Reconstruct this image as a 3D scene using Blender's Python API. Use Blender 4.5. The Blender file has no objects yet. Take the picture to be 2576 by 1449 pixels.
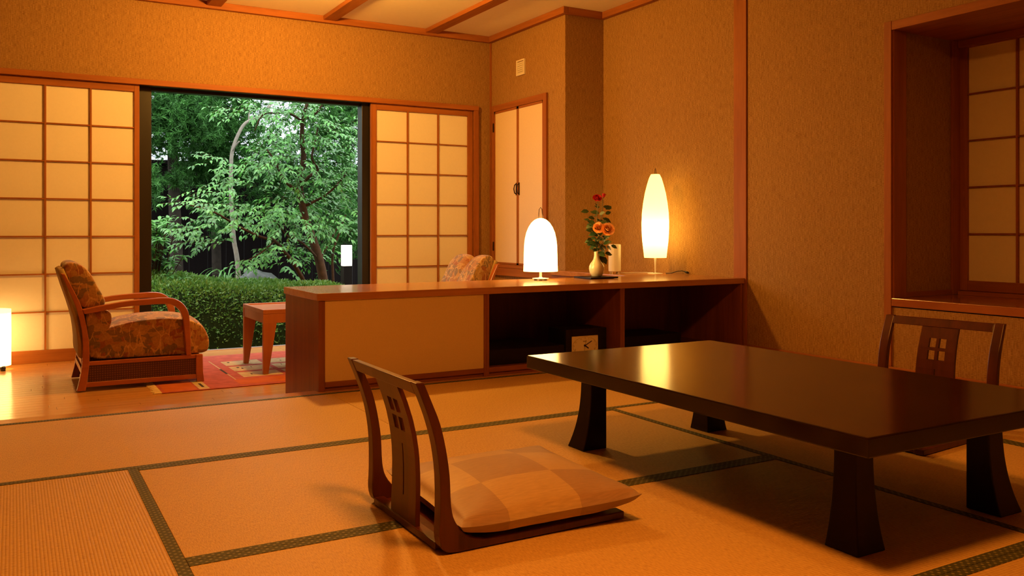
import bpy, bmesh, math, random
from mathutils import Vector, Matrix
rnd = random.Random(7)
S = bpy.context.scene
COL = S.collection
PI = math.pi

# ------------------------------------------------------------------ camera
cam = bpy.data.cameras.new('camera'); camo = bpy.data.objects.new('camera', cam); COL.objects.link(camo)
cam.sensor_width = 36.0; cam.lens = 2183.66 / 2576 * 36.0
cam.shift_y = -(724.5 - 580.7) / 2576; cam.clip_start = 0.02; cam.clip_end = 200
camo.location = (0, 0, 0.8); camo.rotation_euler = (PI / 2, 0, -0.521704)
S.camera = camo

# ------------------------------------------------------------------ world, exposure, light levels
S.view_settings.view_transform = 'Standard'; S.view_settings.look = 'None'
S.view_settings.exposure = 0.0; S.view_settings.gamma = 1.0; S.view_settings.use_curve_mapping = False
SKY = 7.0
W = bpy.data.worlds.new('sky'); S.world = W; W.use_nodes = True
wn = W.node_tree; bg = wn.nodes['Background']; bg.inputs[0].default_value = (0.93, 0.98, 1.0, 1)
_tc = wn.nodes.new('ShaderNodeTexCoord'); _sp = wn.nodes.new('ShaderNodeSeparateXYZ'); _mr = wn.nodes.new('ShaderNodeMapRange')   # overcast sky: zenith three times the horizon
wn.links.new(_tc.outputs['Generated'], _sp.inputs[0]); wn.links.new(_sp.outputs[2], _mr.inputs[0])
_mr.inputs[1].default_value = 0.0; _mr.inputs[2].default_value = 1.0; _mr.inputs[3].default_value = SKY / 3; _mr.inputs[4].default_value = SKY
wn.links.new(_mr.outputs[0], bg.inputs[1])
WARM = (1.0, 0.45, 0.072); WARM2 = (1.0, 0.32, 0.035)
C_ = S.cycles; C_.max_bounces = 6; C_.diffuse_bounces = 4; C_.glossy_bounces = 3; C_.transmission_bounces = 2; C_.transparent_max_bounces = 4
C_.caustics_reflective = False; C_.caustics_refractive = False; C_.use_adaptive_sampling = True; C_.adaptive_threshold = 0.08; C_.adaptive_min_samples = 16; C_.use_light_tree = False; C_.sample_clamp_indirect = 4.0
L_SITTING = 190.0      # ceiling lamp over the sitting corner
L_TATAMI = 62.0        # ceiling lamp over the tatami
L_DOME, L_TALL, L_FLOOR = 8.0, 2.3, 3.5
B_DOME, B_TALL, B_FLOOR = 5.0, 4.5, 6.0     # bulbs inside the shades, watts

# ------------------------------------------------------------------ materials
def new_mat(name):
    m = bpy.data.materials.new(name); m.use_nodes = True
    nt = m.node_tree; b = nt.nodes['Principled BSDF']
    return m, nt, b
def N(nt, t, **kw):
    n = nt.nodes.new(t)
    for k, v in kw.items(): setattr(n, k, v)
    return n
def plain(name, col, rough=0.5, spec=0.5, metal=0.0, noise=0.0, nscale=20, bump=0.0, coat=0.0):
    m, nt, b = new_mat(name)
    b.inputs['Base Color'].default_value = (*col, 1); b.inputs['Roughness'].default_value = rough
    b.inputs['Specular IOR Level'].default_value = spec; b.inputs['Metallic'].default_value = metal
    if coat: b.inputs['Coat Weight'].default_value = coat; b.inputs['Coat Roughness'].default_value = 0.08
    if noise or bump:
        tc = N(nt, 'ShaderNodeTexCoord'); n = N(nt, 'ShaderNodeTexNoise'); n.inputs['Scale'].default_value = nscale; n.inputs['Detail'].default_value = 4
        nt.links.new(tc.outputs['Object'], n.inputs['Vector'])
        if noise:
            r = N(nt, 'ShaderNodeMixRGB'); r.inputs[1].default_value = (*[c * (1 - noise) for c in col], 1); r.inputs[2].default_value = (*[min(1, c * (1 + noise)) for c in col], 1)
            nt.links.new(n.outputs[0], r.inputs[0]); nt.links.new(r.outputs[0], b.inputs['Base Color'])
        if bump:
            bp = N(nt, 'ShaderNodeBump'); bp.inputs['Strength'].default_value = bump; bp.inputs['Distance'].default_value = 0.01
            nt.links.new(n.outputs[0], bp.inputs['Height']); nt.links.new(bp.outputs[0], b.inputs['Normal'])
    return m
def wood(name, c1, c2, axis='x', scale=18.0, rough=0.4, coat=0.0, spec=0.5, stretch=14.0):
    m, nt, b = new_mat(name)
    tc = N(nt, 'ShaderNodeTexCoord'); mp = N(nt, 'ShaderNodeMapping')
    s = [1.0, 1.0, 1.0]; s['xyz'.index(axis)] = 1.0 / stretch; mp.inputs['Scale'].default_value = s
    n = N(nt, 'ShaderNodeTexNoise'); n.inputs['Scale'].default_value = scale; n.inputs['Detail'].default_value = 3; n.inputs['Distortion'].default_value = 0.8
    n2 = N(nt, 'ShaderNodeTexNoise'); n2.inputs['Scale'].default_value = scale * 7; n2.inputs['Detail'].default_value = 1
    ob = N(nt, 'ShaderNodeObjectInfo')
    add = N(nt, 'ShaderNodeVectorMath'); mul = N(nt, 'ShaderNodeVectorMath', operation='SCALE'); 
    cmb = N(nt, 'ShaderNodeCombineXYZ')
    for i in range(3): nt.links.new(ob.outputs['Random'], cmb.inputs[i])
    nt.links.new(cmb.outputs[0], mul.inputs[0]); mul.inputs['Scale'].default_value = 9.0
    nt.links.new(tc.outputs['Object'], mp.inputs[0]); nt.links.new(mp.outputs[0], add.inputs[0]); nt.links.new(mul.outputs[0], add.inputs[1])
    nt.links.new(add.outputs[0], n.inputs['Vector']); nt.links.new(add.outputs[0], n2.inputs['Vector'])
    mx = N(nt, 'ShaderNodeMath', operation='MULTIPLY_ADD'); mx.inputs[1].default_value = 0.2
    nt.links.new(n2.outputs[0], mx.inputs[0]); 
    sc = N(nt, 'ShaderNodeMath', operation='MULTIPLY'); sc.inputs[1].default_value = 0.85; nt.links.new(n.outputs[0], sc.inputs[0]); nt.links.new(sc.outputs[0], mx.inputs[2])
    cr = N(nt, 'ShaderNodeValToRGB'); cr.color_ramp.elements[0].position = 0.32; cr.color_ramp.elements[1].position = 0.72
    cr.color_ramp.elements[0].color = (*c1, 1); cr.color_ramp.elements[1].color = (*c2, 1)
    nt.links.new(mx.outputs[0], cr.inputs[0]); nt.links.new(cr.outputs[0], b.inputs['Base Color'])
    b.inputs['Roughness'].default_value = rough; b.inputs['Specular IOR Level'].default_value = spec
    if coat: b.inputs['Coat Weight'].default_value = coat; b.inputs['Coat Roughness'].default_value = 0.1
    return m
def emit(name, col, strength, trans=False):
    m, nt, b = new_mat(name)
    b.inputs['Base Color'].default_value = (0.8, 0.75, 0.65, 1); b.inputs['Roughness'].default_value = 0.9; b.inputs['Specular IOR Level'].default_value = 0
    b.inputs['Emission Color'].default_value = (*col, 1); b.inputs['Emission Strength'].default_value = strength
    if trans:   # paper shade: lets the bulb inside shine through
        nt.nodes.remove(b); em = N(nt, 'ShaderNodeEmission'); em.inputs[0].default_value = (*col, 1); em.inputs[1].default_value = strength
        tr = N(nt, 'ShaderNodeBsdfTranslucent'); tr.inputs[0].default_value = (0.75, 0.68, 0.50, 1); ad = N(nt, 'ShaderNodeAddShader')
        nt.links.new(em.outputs[0], ad.inputs[0]); nt.links.new(tr.outputs[0], ad.inputs[1]); nt.links.new(ad.outputs[0], nt.nodes['Material Output'].inputs[0])
    return m
def burlap(name, c1, c2):
    m, nt, b = new_mat(name)
    tc = N(nt, 'ShaderNodeTexCoord'); sp = N(nt, 'ShaderNodeSeparateXYZ'); nt.links.new(tc.outputs['Object'], sp.inputs[0])
    u = N(nt, 'ShaderNodeMath', operation='ADD'); nt.links.new(sp.outputs[0], u.inputs[0]); nt.links.new(sp.outputs[1], u.inputs[1])
    cb = N(nt, 'ShaderNodeCombineXYZ'); nt.links.new(u.outputs[0], cb.inputs[0]); nt.links.new(sp.outputs[2], cb.inputs[1])
    outs = []
    for sx, sy in ((480, 22), (60, 500), (150, 4)):
        mp = N(nt, 'ShaderNodeMapping'); mp.inputs['Scale'].default_value = (sx, sy, 1); nt.links.new(cb.outputs[0], mp.inputs[0])
        n = N(nt, 'ShaderNodeTexNoise', noise_dimensions='2D'); n.inputs['Scale'].default_value = 1; n.inputs['Detail'].default_value = 1; nt.links.new(mp.outputs[0], n.inputs['Vector']); outs.append(n.outputs[0])
    a = N(nt, 'ShaderNodeMath', operation='ADD'); nt.links.new(outs[0], a.inputs[0]); nt.links.new(outs[1], a.inputs[1])
    a1 = N(nt, 'ShaderNodeMath', operation='MULTIPLY_ADD'); nt.links.new(outs[2], a1.inputs[0]); a1.inputs[1].default_value = 0.3; nt.links.new(a.outputs[0], a1.inputs[2])
    a2 = N(nt, 'ShaderNodeMath', operation='MULTIPLY'); nt.links.new(a1.outputs[0], a2.inputs[0]); a2.inputs[1].default_value = 0.435
    cr = N(nt, 'ShaderNodeValToRGB'); cr.color_ramp.elements[0].position = 0.36; cr.color_ramp.elements[1].position = 0.64
    cr.color_ramp.elements[0].color = (*c1, 1); cr.color_ramp.elements[1].color = (*c2, 1)
    nt.links.new(a2.outputs[0], cr.inputs[0]); nt.links.new(cr.outputs[0], b.inputs['Base Color'])
    b.inputs['Roughness'].default_value = 0.9; b.inputs['Specular IOR Level'].default_value = 0.15
    return m
def tatami_mat(name, axis):
    m, nt, b = new_mat(name)
    tc = N(nt, 'ShaderNodeTexCoord'); sp = N(nt, 'ShaderNodeSeparateXYZ'); nt.links.new(tc.outputs['Object'], sp.inputs[0])
    across = sp.outputs[1] if axis == 'x' else sp.outputs[0]; along = sp.outputs[0] if axis == 'x' else sp.outputs[1]
    w = N(nt, 'ShaderNodeMath', operation='MULTIPLY'); w.inputs[1].default_value = 2 * PI / 0.0165; nt.links.new(across, w.inputs[0])
    s = N(nt, 'ShaderNodeMath', operation='SINE'); nt.links.new(w.outputs[0], s.inputs[0])
    ab = N(nt, 'ShaderNodeMath', operation='ABSOLUTE'); nt.links.new(s.outputs[0], ab.inputs[0])
    cb = N(nt, 'ShaderNodeCombineXYZ'); nt.links.new(across, cb.inputs[0]); nt.links.new(along, cb.inputs[1])
    mp = N(nt, 'ShaderNodeMapping'); mp.inputs['Scale'].default_value = (60, 420, 1); nt.links.new(cb.outputs[0], mp.inputs[0])
    n = N(nt, 'ShaderNodeTexNoise', noise_dimensions='2D'); n.inputs['Scale'].default_value = 1; n.inputs['Detail'].default_value = 2; nt.links.new(mp.outputs[0], n.inputs['Vector'])
    n2 = N(nt, 'ShaderNodeTexNoise'); n2.inputs['Scale'].default_value = 1.5; nt.links.new(tc.outputs['Object'], n2.inputs['Vector'])
    f = N(nt, 'ShaderNodeMath', operation='MULTIPLY_ADD'); nt.links.new(ab.outputs[0], f.inputs[0]); f.inputs[1].default_value = 0.25; nt.links.new(n.outputs[0], f.inputs[2])
    f2 = N(nt, 'ShaderNodeMath', operation='MULTIPLY_ADD'); nt.links.new(n2.outputs[0], f2.inputs[0]); f2.inputs[1].default_value = 0.3; nt.links.new(f.outputs[0], f2.inputs[2])
    cr = N(nt, 'ShaderNodeValToRGB'); cr.color_ramp.elements[0].position = 0.5; cr.color_ramp.elements[1].position = 1.02
    cr.color_ramp.elements[0].color = (0.42, 0.25, 0.078, 1); cr.color_ramp.elements[1].color = (0.62, 0.41, 0.145, 1)
    nt.links.new(f2.outputs[0], cr.inputs[0]); nt.links.new(cr.outputs[0], b.inputs['Base Color'])
    bp = N(nt, 'ShaderNodeBump'); bp.inputs['Strength'].default_value = 0.35; bp.inputs['Distance'].default_value = 0.002
    nt.links.new(ab.outputs[0], bp.inputs['Height']); nt.links.new(bp.outputs[0], b.inputs['Normal'])
    b.inputs['Roughness'].default_value = 0.55; b.inputs['Specular IOR Level'].default_value = 0.3
    return m
def heri_mat(name):
    m, nt, b = new_mat(name)
    tc = N(nt, 'ShaderNodeTexCoord'); mp = N(nt, 'ShaderNodeMapping'); mp.inputs['Scale'].default_value = (1, 1, 0); mp.inputs['Rotation'].default_value = (0, 0, PI / 4)
    v = N(nt, 'ShaderNodeTexVoronoi'); v.inputs['Scale'].default_value = 62; v.inputs['Randomness'].default_value = 0.0
    nt.links.new(tc.outputs['Object'], mp.inputs[0]); nt.links.new(mp.outputs[0], v.inputs['Vector'])
    cr = N(nt, 'ShaderNodeValToRGB'); cr.color_ramp.elements[0].position = 0.16; cr.color_ramp.elements[1].position = 0.3
    cr.color_ramp.elements[0].color = (0.30, 0.27, 0.11, 1); cr.color_ramp.elements[1].color = (0.075, 0.075, 0.020, 1)
    n = N(nt, 'ShaderNodeTexNoise'); n.inputs['Scale'].default_value = 300; nt.links.new(tc.outputs['Object'], n.inputs['Vector'])
    mx = N(nt, 'ShaderNodeMixRGB', blend_type='MULTIPLY'); mx.inputs[0].default_value = 0.6
    nt.links.new(v.outputs['Distance'], cr.inputs[0]); nt.links.new(cr.outputs[0], mx.inputs[1]); nt.links.new(n.outputs[0], mx.inputs[2])
    nt.links.new(mx.outputs[0], b.inputs['Base Color']); b.inputs['Roughness'].default_value = 0.75
    return m
def fabric_mat(name):
    m, nt, b = new_mat(name)
    tc = N(nt, 'ShaderNodeTexCoord')
    n0 = N(nt, 'ShaderNodeTexNoise'); n0.inputs['Scale'].default_value = 9; n0.inputs['Detail'].default_value = 3; nt.links.new(tc.outputs['Object'], n0.inputs['Vector'])
    mixv = N(nt, 'ShaderNodeMixRGB'); mixv.inputs[0].default_value = 0.06; nt.links.new(tc.outputs['Object'], mixv.inputs[1]); nt.links.new(n0.outputs[1], mixv.inputs[2])
    mp = N(nt, 'ShaderNodeMapping'); mp.inputs['Scale'].default_value = (1, 1, 1.35); mp.inputs['Rotation'].default_value = (0.2, 0.25, 0.1); nt.links.new(mixv.outputs[0], mp.inputs[0])
    v = N(nt, 'ShaderNodeTexVoronoi', distance='CHEBYCHEV'); v.inputs['Scale'].default_value = 25; nt.links.new(mp.outputs[0], v.inputs['Vector'])
    cr = N(nt, 'ShaderNodeValToRGB'); cr.color_ramp.interpolation = 'CONSTANT'
    cols = [(0.0, (0.40, 0.22, 0.065)), (0.25, (0.23, 0.14, 0.06)), (0.42, (0.36, 0.17, 0.05)), (0.58, (0.30, 0.11, 0.035)), (0.7, (0.43, 0.25, 0.08)), (0.86, (0.21, 0.14, 0.07))]
    e = cr.color_ramp.elements
    e[0].position = 0.0; e[0].color = (*cols[0][1], 1); e[1].position = cols[1][0]; e[1].color = (*cols[1][1], 1)
    for p, c in cols[2:]:
        k = e.new(p); k.color = (*c, 1)
    sx = N(nt, 'ShaderNodeSeparateColor'); nt.links.new(v.outputs['Color'], sx.inputs[0]); nt.links.new(sx.outputs[0], cr.inputs[0])
    v2 = N(nt, 'ShaderNodeTexVoronoi', feature='DISTANCE_TO_EDGE'); v2.inputs['Scale'].default_value = 17; mp2 = N(nt, 'ShaderNodeMapping'); mp2.inputs['Scale'].default_value = (1.5, 1, 0.45); mp2.inputs['Location'].default_value = (3, 1, 2)
    nt.links.new(mixv.outputs[0], mp2.inputs[0]); nt.links.new(mp2.outputs[0], v2.inputs['Vector'])
    ln = N(nt, 'ShaderNodeMath', operation='LESS_THAN'); ln.inputs[1].default_value = 0.042; nt.links.new(v2.outputs['Distance'], ln.inputs[0])
    n1 = N(nt, 'ShaderNodeTexNoise'); n1.inputs['Scale'].default_value = 6; nt.links.new(tc.outputs['Object'], n1.inputs['Vector'])
    g = N(nt, 'ShaderNodeMath', operation='GREATER_THAN'); g.inputs[1].default_value = 0.48; nt.links.new(n1.outputs[0], g.inputs[0])
    ml = N(nt, 'ShaderNodeMath', operation='MULTIPLY'); nt.links.new(ln.outputs[0], ml.inputs[0]); nt.links.new(g.outputs[0], ml.inputs[1])
    ml2 = N(nt, 'ShaderNodeMath', operation='MULTIPLY'); nt.links.new(ml.outputs[0], ml2.inputs[0]); ml2.inputs[1].default_value = 0.7
    mx = N(nt, 'ShaderNodeMixRGB'); nt.links.new(ml2.outputs[0], mx.inputs[0]); nt.links.new(cr.outputs[0], mx.inputs[1]); mx.inputs[2].default_value = (0.62, 0.38, 0.13, 1)
    n3 = N(nt, 'ShaderNodeTexNoise'); n3.inputs['Scale'].default_value = 90; n3.inputs['Detail'].default_value = 5; nt.links.new(tc.outputs['Object'], n3.inputs['Vector'])
    rr = N(nt, 'ShaderNodeMapRange'); rr.inputs[3].default_value = 0.55; rr.inputs[4].default_value = 1.35; nt.links.new(n3.outputs[0], rr.inputs[0])
    mm = N(nt, 'ShaderNodeVectorMath', operation='SCALE'); nt.links.new(mx.outputs[0], mm.inputs[0]); nt.links.new(rr.outputs[0], mm.inputs['Scale'])
    nt.links.new(mm.outputs[0], b.inputs['Base Color'])
    b.inputs['Roughness'].default_value = 0.9; b.inputs['Specular IOR Level'].default_value = 0.1
    b.inputs['Sheen Weight'].default_value = 0.25
    return m
def leaf_mat(name, c1, c2, trans=0.35, rough=0.45):
    m, nt, b = new_mat(name)
    tc = N(nt, 'ShaderNodeTexCoord'); n = N(nt, 'ShaderNodeTexNoise'); n.inputs['Scale'].default_value = 9; n.inputs['Detail'].default_value = 2
    geo = N(nt, 'ShaderNodeNewGeometry')
    nt.links.new(geo.outputs['Position'], n.inputs['Vector'])
    cr = N(nt, 'ShaderNodeValToRGB'); cr.color_ramp.elements[0].position = 0.35; cr.color_ramp.elements[1].position = 0.65
    cr.color_ramp.elements[0].color = (*c1, 1); cr.color_ramp.elements[1].color = (*c2, 1)
    nt.links.new(n.outputs[0], cr.inputs[0]); nt.links.new(cr.outputs[0], b.inputs['Base Color'])
    b.inputs['Roughness'].default_value = rough; b.inputs['Specular IOR Level'].default_value = 0.5
    tr = N(nt, 'ShaderNodeBsdfTranslucent'); nt.links.new(cr.outputs[0], tr.inputs[0])
    mx = N(nt, 'ShaderNodeMixShader'); mx.inputs[0].default_value = trans
    out = nt.nodes['Material Output']; nt.links.new(b.outputs[0], mx.inputs[1]); nt.links.new(tr.outputs[0], mx.inputs[2]); nt.links.new(mx.outputs[0], out.inputs[0])
    return m
def cane_mat(name):
    m, nt, b = new_mat(name)
    tc = N(nt, 'ShaderNodeTexCoord'); v = N(nt, 'ShaderNodeTexVoronoi'); v.inputs['Scale'].default_value = 75; v.inputs['Randomness'].default_value = 0.0
    mp = N(nt, 'ShaderNodeMapping'); mp.inputs['Scale'].default_value = (1, 0, 1); nt.links.new(tc.outputs['Object'], mp.inputs[0]); nt.links.new(mp.outputs[0], v.inputs['Vector'])
    cr = N(nt, 'ShaderNodeValToRGB'); cr.color_ramp.elements[0].position = 0.2; cr.color_ramp.elements[1].position = 0.42
    cr.color_ramp.elements[0].color = (0.16, 0.055, 0.02, 1); cr.color_ramp.elements[1].color = (0.07, 0.014, 0.006, 1)
    nt.links.new(v.outputs['Distance'], cr.inputs[0]); nt.links.new(cr.outputs[0], b.inputs['Base Color'])
    bp = N(nt, 'ShaderNodeBump'); bp.inputs['Strength'].default_value = 0.6; bp.inputs['Distance'].default_value = 0.003; bp.invert = True
    nt.links.new(v.outputs['Distance'], bp.inputs['Height']); nt.links.new(bp.outputs[0], b.inputs['Normal'])
    b.inputs['Roughness'].default_value = 0.5
    return m
def patch_mat(name):
    # zabuton cover: woven squares in two browns with a fine slub
    m, nt, b = new_mat(name)
    tc = N(nt, 'ShaderNodeTexCoord'); ck = N(nt, 'ShaderNodeTexChecker'); ck.inputs['Scale'].default_value = 1 / 0.215
    mp = N(nt, 'ShaderNodeMapping'); mp.inputs['Scale'].default_value = (1, 1, 0); mp.inputs['Location'].default_value = (0.13, 0.10, 0.05)
    nt.links.new(tc.outputs['Object'], mp.inputs[0]); nt.links.new(mp.outputs[0], ck.inputs[0])
    ck.inputs[1].default_value = (0.45, 0.29, 0.14, 1); ck.inputs[2].default_value = (0.33, 0.195, 0.12, 1)
    mp2 = N(nt, 'ShaderNodeMapping'); mp2.inputs['Scale'].default_value = (30, 420, 60); nt.links.new(tc.outputs['Object'], mp2.inputs[0])
    n = N(nt, 'ShaderNodeTexNoise'); n.inputs['Scale'].default_value = 1; n.inputs['Detail'].default_value = 3; nt.links.new(mp2.outputs[0], n.inputs['Vector'])
    rr = N(nt, 'ShaderNodeMapRange'); rr.inputs[3].default_value = 0.65; rr.inputs[4].default_value = 1.25; nt.links.new(n.outputs[0], rr.inputs[0])
    mm = N(nt, 'ShaderNodeVectorMath', operation='SCALE'); nt.links.new(ck.outputs[0], mm.inputs[0]); nt.links.new(rr.outputs[0], mm.inputs['Scale'])
    nt.links.new(mm.outputs[0], b.inputs['Base Color']); b.inputs['Roughness'].default_value = 0.55; b.inputs['Specular IOR Level'].default_value = 0.35
    b.inputs['Sheen Weight'].default_value = 0.3
    return m

M = {}
M['trim_x'] = wood('cedar_trim_x', (0.25, 0.082, 0.019), (0.37, 0.130, 0.030), 'x', 16, 0.5, spec=0.12)
M['trim_y'] = wood('cedar_trim_y', (0.25, 0.082, 0.019), (0.37, 0.130, 0.030), 'y', 16, 0.5, spec=0.12)
M['trim_z'] = wood('cedar_trim_z', (0.25, 0.082, 0.019), (0.37, 0.130, 0.030), 'z', 16, 0.5, spec=0.12)
M['top_x'] = wood('counter_top_wood', (0.34, 0.14, 0.045), (0.46, 0.20, 0.065), 'x', 14, 0.22, coat=0.3)
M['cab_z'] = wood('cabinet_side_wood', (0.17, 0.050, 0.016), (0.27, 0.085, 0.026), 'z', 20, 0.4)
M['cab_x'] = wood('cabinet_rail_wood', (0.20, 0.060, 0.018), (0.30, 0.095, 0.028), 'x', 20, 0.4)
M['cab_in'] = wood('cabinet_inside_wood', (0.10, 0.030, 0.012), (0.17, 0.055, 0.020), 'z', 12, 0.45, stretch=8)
M['plank'] = wood('floor_plank_wood', (0.46, 0.22, 0.070), (0.55, 0.28, 0.095), 'x', 14, 0.18, stretch=26)
M['sillwood'] = wood('polished_sill_wood', (0.26, 0.075, 0.022), (0.36, 0.12, 0.034), 'y', 14, 0.16, coat=0.5)
M['chairwood'] = wood('armchair_wood', (0.33, 0.085, 0.022), (0.44, 0.135, 0.035), 'x', 14, 0.28, coat=0.3)
M['tablewood'] = wood('side_table_wood', (0.42, 0.15, 0.045), (0.52, 0.21, 0.065), 'z', 14, 0.3, coat=0.2)
M['lacquer'] = wood('dark_lacquer', (0.007, 0.0022, 0.0009), (0.015, 0.005, 0.0018), 'y', 10, 0.16, spec=0.38)
M['lacquer_leg'] = wood('dark_lacquer_leg', (0.008, 0.0025, 0.0012), (0.013, 0.004, 0.002), 'z', 10, 0.3, spec=0.2)
M['zaisu'] = wood('zaisu_wood', (0.050, 0.011, 0.004), (0.100, 0.023, 0.007), 'z', 16, 0.3, spec=0.4)
M['burlap'] = burlap('burlap_wallpaper', (0.22, 0.112, 0.031), (0.42, 0.245, 0.080))
M['paper'] = plain('shoji_paper', (0.80, 0.76, 0.66), 0.85, 0.1, noise=0.03, nscale=60)
M['ceilpaper'] = plain('ceiling_paper', (0.86, 0.80, 0.60), 0.9, 0.1, noise=0.03, nscale=30)
M['cream'] = plain('cream_door_paper', (0.76, 0.62, 0.40), 0.8, 0.15, noise=0.05, nscale=90)
M['panelcloth'] = plain('cabinet_panel_cloth', (0.66, 0.50, 0.29), 0.8, 0.15, noise=0.06, nscale=120)
M['tat_x'] = tatami_mat('tatami_rush_x', 'x'); M['tat_y'] = tatami_mat('tatami_rush_y', 'y')
M['heri'] = heri_mat('tatami_border_cloth')
M['fabric'] = fabric_mat('armchair_fabric')
M['goldcloth'] = plain('armchair_back_cloth', (0.42, 0.29, 0.11), 0.9, 0.1, noise=0.15, nscale=120)
M['cane'] = cane_mat('woven_cane')
M['zabuton'] = patch_mat('zabuton_cloth')
M['black'] = plain('black_aluminium', (0.012, 0.009, 0.007), 0.35, 0.4)
M['blackbox'] = plain('black_lacquer_box', (0.010, 0.006, 0.005), 0.45, 0.2)
M['foot'] = plain('black_foot', (0.01, 0.01, 0.01), 0.4)
M['metal'] = plain('brushed_metal', (0.62, 0.58, 0.52), 0.35, 0.5, metal=0.9)
M['bronze'] = plain('bronze_handle', (0.05, 0.03, 0.018), 0.35, 0.5, metal=0.7)
M['white'] = plain('white_plastic', (0.74, 0.70, 0.62), 0.35, 0.5)
M['celadon'] = plain('celadon_glaze', (0.62, 0.58, 0.42), 0.14, 0.5, noise=0.08, nscale=30, coat=0.5)
M['vent'] = plain('vent_plastic', (0.74, 0.66, 0.48), 0.6)
M['clockface'] = plain('clock_face', (0.88, 0.82, 0.66), 0.6)
M['ink'] = plain('clock_ink', (0.02, 0.015, 0.015), 0.5)
M['clockline'] = plain('clock_dial_line', (0.42, 0.36, 0.26), 0.6)
M['rug'] = plain('rug_red_pile', (0.33, 0.080, 0.055), 0.95, 0.05, noise=0.45, nscale=16, bump=0.4)
M['rugorange'] = plain('rug_orange_pile', (0.40, 0.10, 0.03), 0.95, 0.05, noise=0.25, nscale=12)
M['rugbeige'] = plain('rug_beige_patch', (0.42, 0.31, 0.15), 0.95, 0.05, noise=0.45, nscale=26)
M['rugdark'] = plain('rug_dark_yarn', (0.05, 0.035, 0.025), 0.95, 0.05)
M['fringe'] = plain('rug_fringe_yarn', (0.66, 0.50, 0.26), 0.95, 0.05)
M['dome'] = emit('dome_shade_paper', (1.0, 0.58, 0.16), L_DOME, True)
M['tall'] = emit('tall_shade_paper', (1.0, 0.62, 0.13), L_TALL, True)
M['floorlamp'] = emit('floor_lamp_shade', (1.0, 0.58, 0.18), L_FLOOR, True)
M['lantern'] = emit('garden_lantern_glass', (1.0, 0.92, 0.72), 7.0)
M['rosered'] = plain('red_petal', (0.55, 0.025, 0.03), 0.6, 0.2)
M['roseorange'] = plain('apricot_petal', (0.95, 0.50, 0.20), 0.65, 0.2)
M['roseleaf'] = plain('rose_leaf', (0.035, 0.075, 0.022), 0.45, 0.4, noise=0.4, nscale=30)
M['rosestem'] = plain('rose_stem', (0.14, 0.13, 0.045), 0.5, 0.3)
M['cordblack'] = plain('black_cord', (0.012, 0.010, 0.010), 0.45)
M['cordwhite'] = plain('white_cord', (0.72, 0.68, 0.60), 0.5)
M['leaf1'] = leaf_mat('maple_leaf', (0.030, 0.145, 0.014), (0.115, 0.37, 0.055), 0.25)
M['leaf2'] = leaf_mat('hedge_leaf', (0.09, 0.22, 0.028), (0.16, 0.32, 0.050), 0.3)
M['leaf3'] = leaf_mat('bush_leaf', (0.06, 0.21, 0.035), (0.11, 0.31, 0.055), 0.25)
M['needle'] = leaf_mat('conifer_needle', (0.022, 0.10, 0.012), (0.045, 0.18, 0.020), 0.15, 0.8)
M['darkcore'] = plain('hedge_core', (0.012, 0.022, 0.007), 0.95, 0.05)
M['bark'] = plain('brown_bark', (0.065, 0.032, 0.016), 0.9, 0.1, noise=0.5, nscale=25, bump=0.5)
M['barkgrey'] = plain('pale_grey_bark', (0.24, 0.21, 0.17), 0.9, 0.1, noise=0.35, nscale=25, bump=0.4)
M['barkdark'] = plain('dark_bark', (0.035, 0.028, 0.022), 0.95, 0.05, noise=0.5, nscale=18, bump=0.6)
M['rock'] = plain('wet_rock', (0.075, 0.078, 0.072), 0.4, 0.5, noise=0.45, nscale=14, bump=0.5)
M['soil'] = plain('dark_soil', (0.018, 0.013, 0.009), 0.95, 0.05, noise=0.5, nscale=25, bump=0.6)
M['fence'] = wood('charred_fence', (0.005, 0.0036, 0.0034), (0.009, 0.006, 0.0055), 'z', 14, 0.8, spec=0.05)
M['housewall'] = plain('dark_house_wall', (0.02, 0.017, 0.015), 0.8)
M['tile'] = plain('grey_roof_tile', (0.42, 0.45, 0.48), 0.3, 0.5, noise=0.15, nscale=12)
M['stone'] = plain('sill_stone', (0.12, 0.12, 0.11), 0.7, 0.3, noise=0.4, nscale=60)

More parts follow.
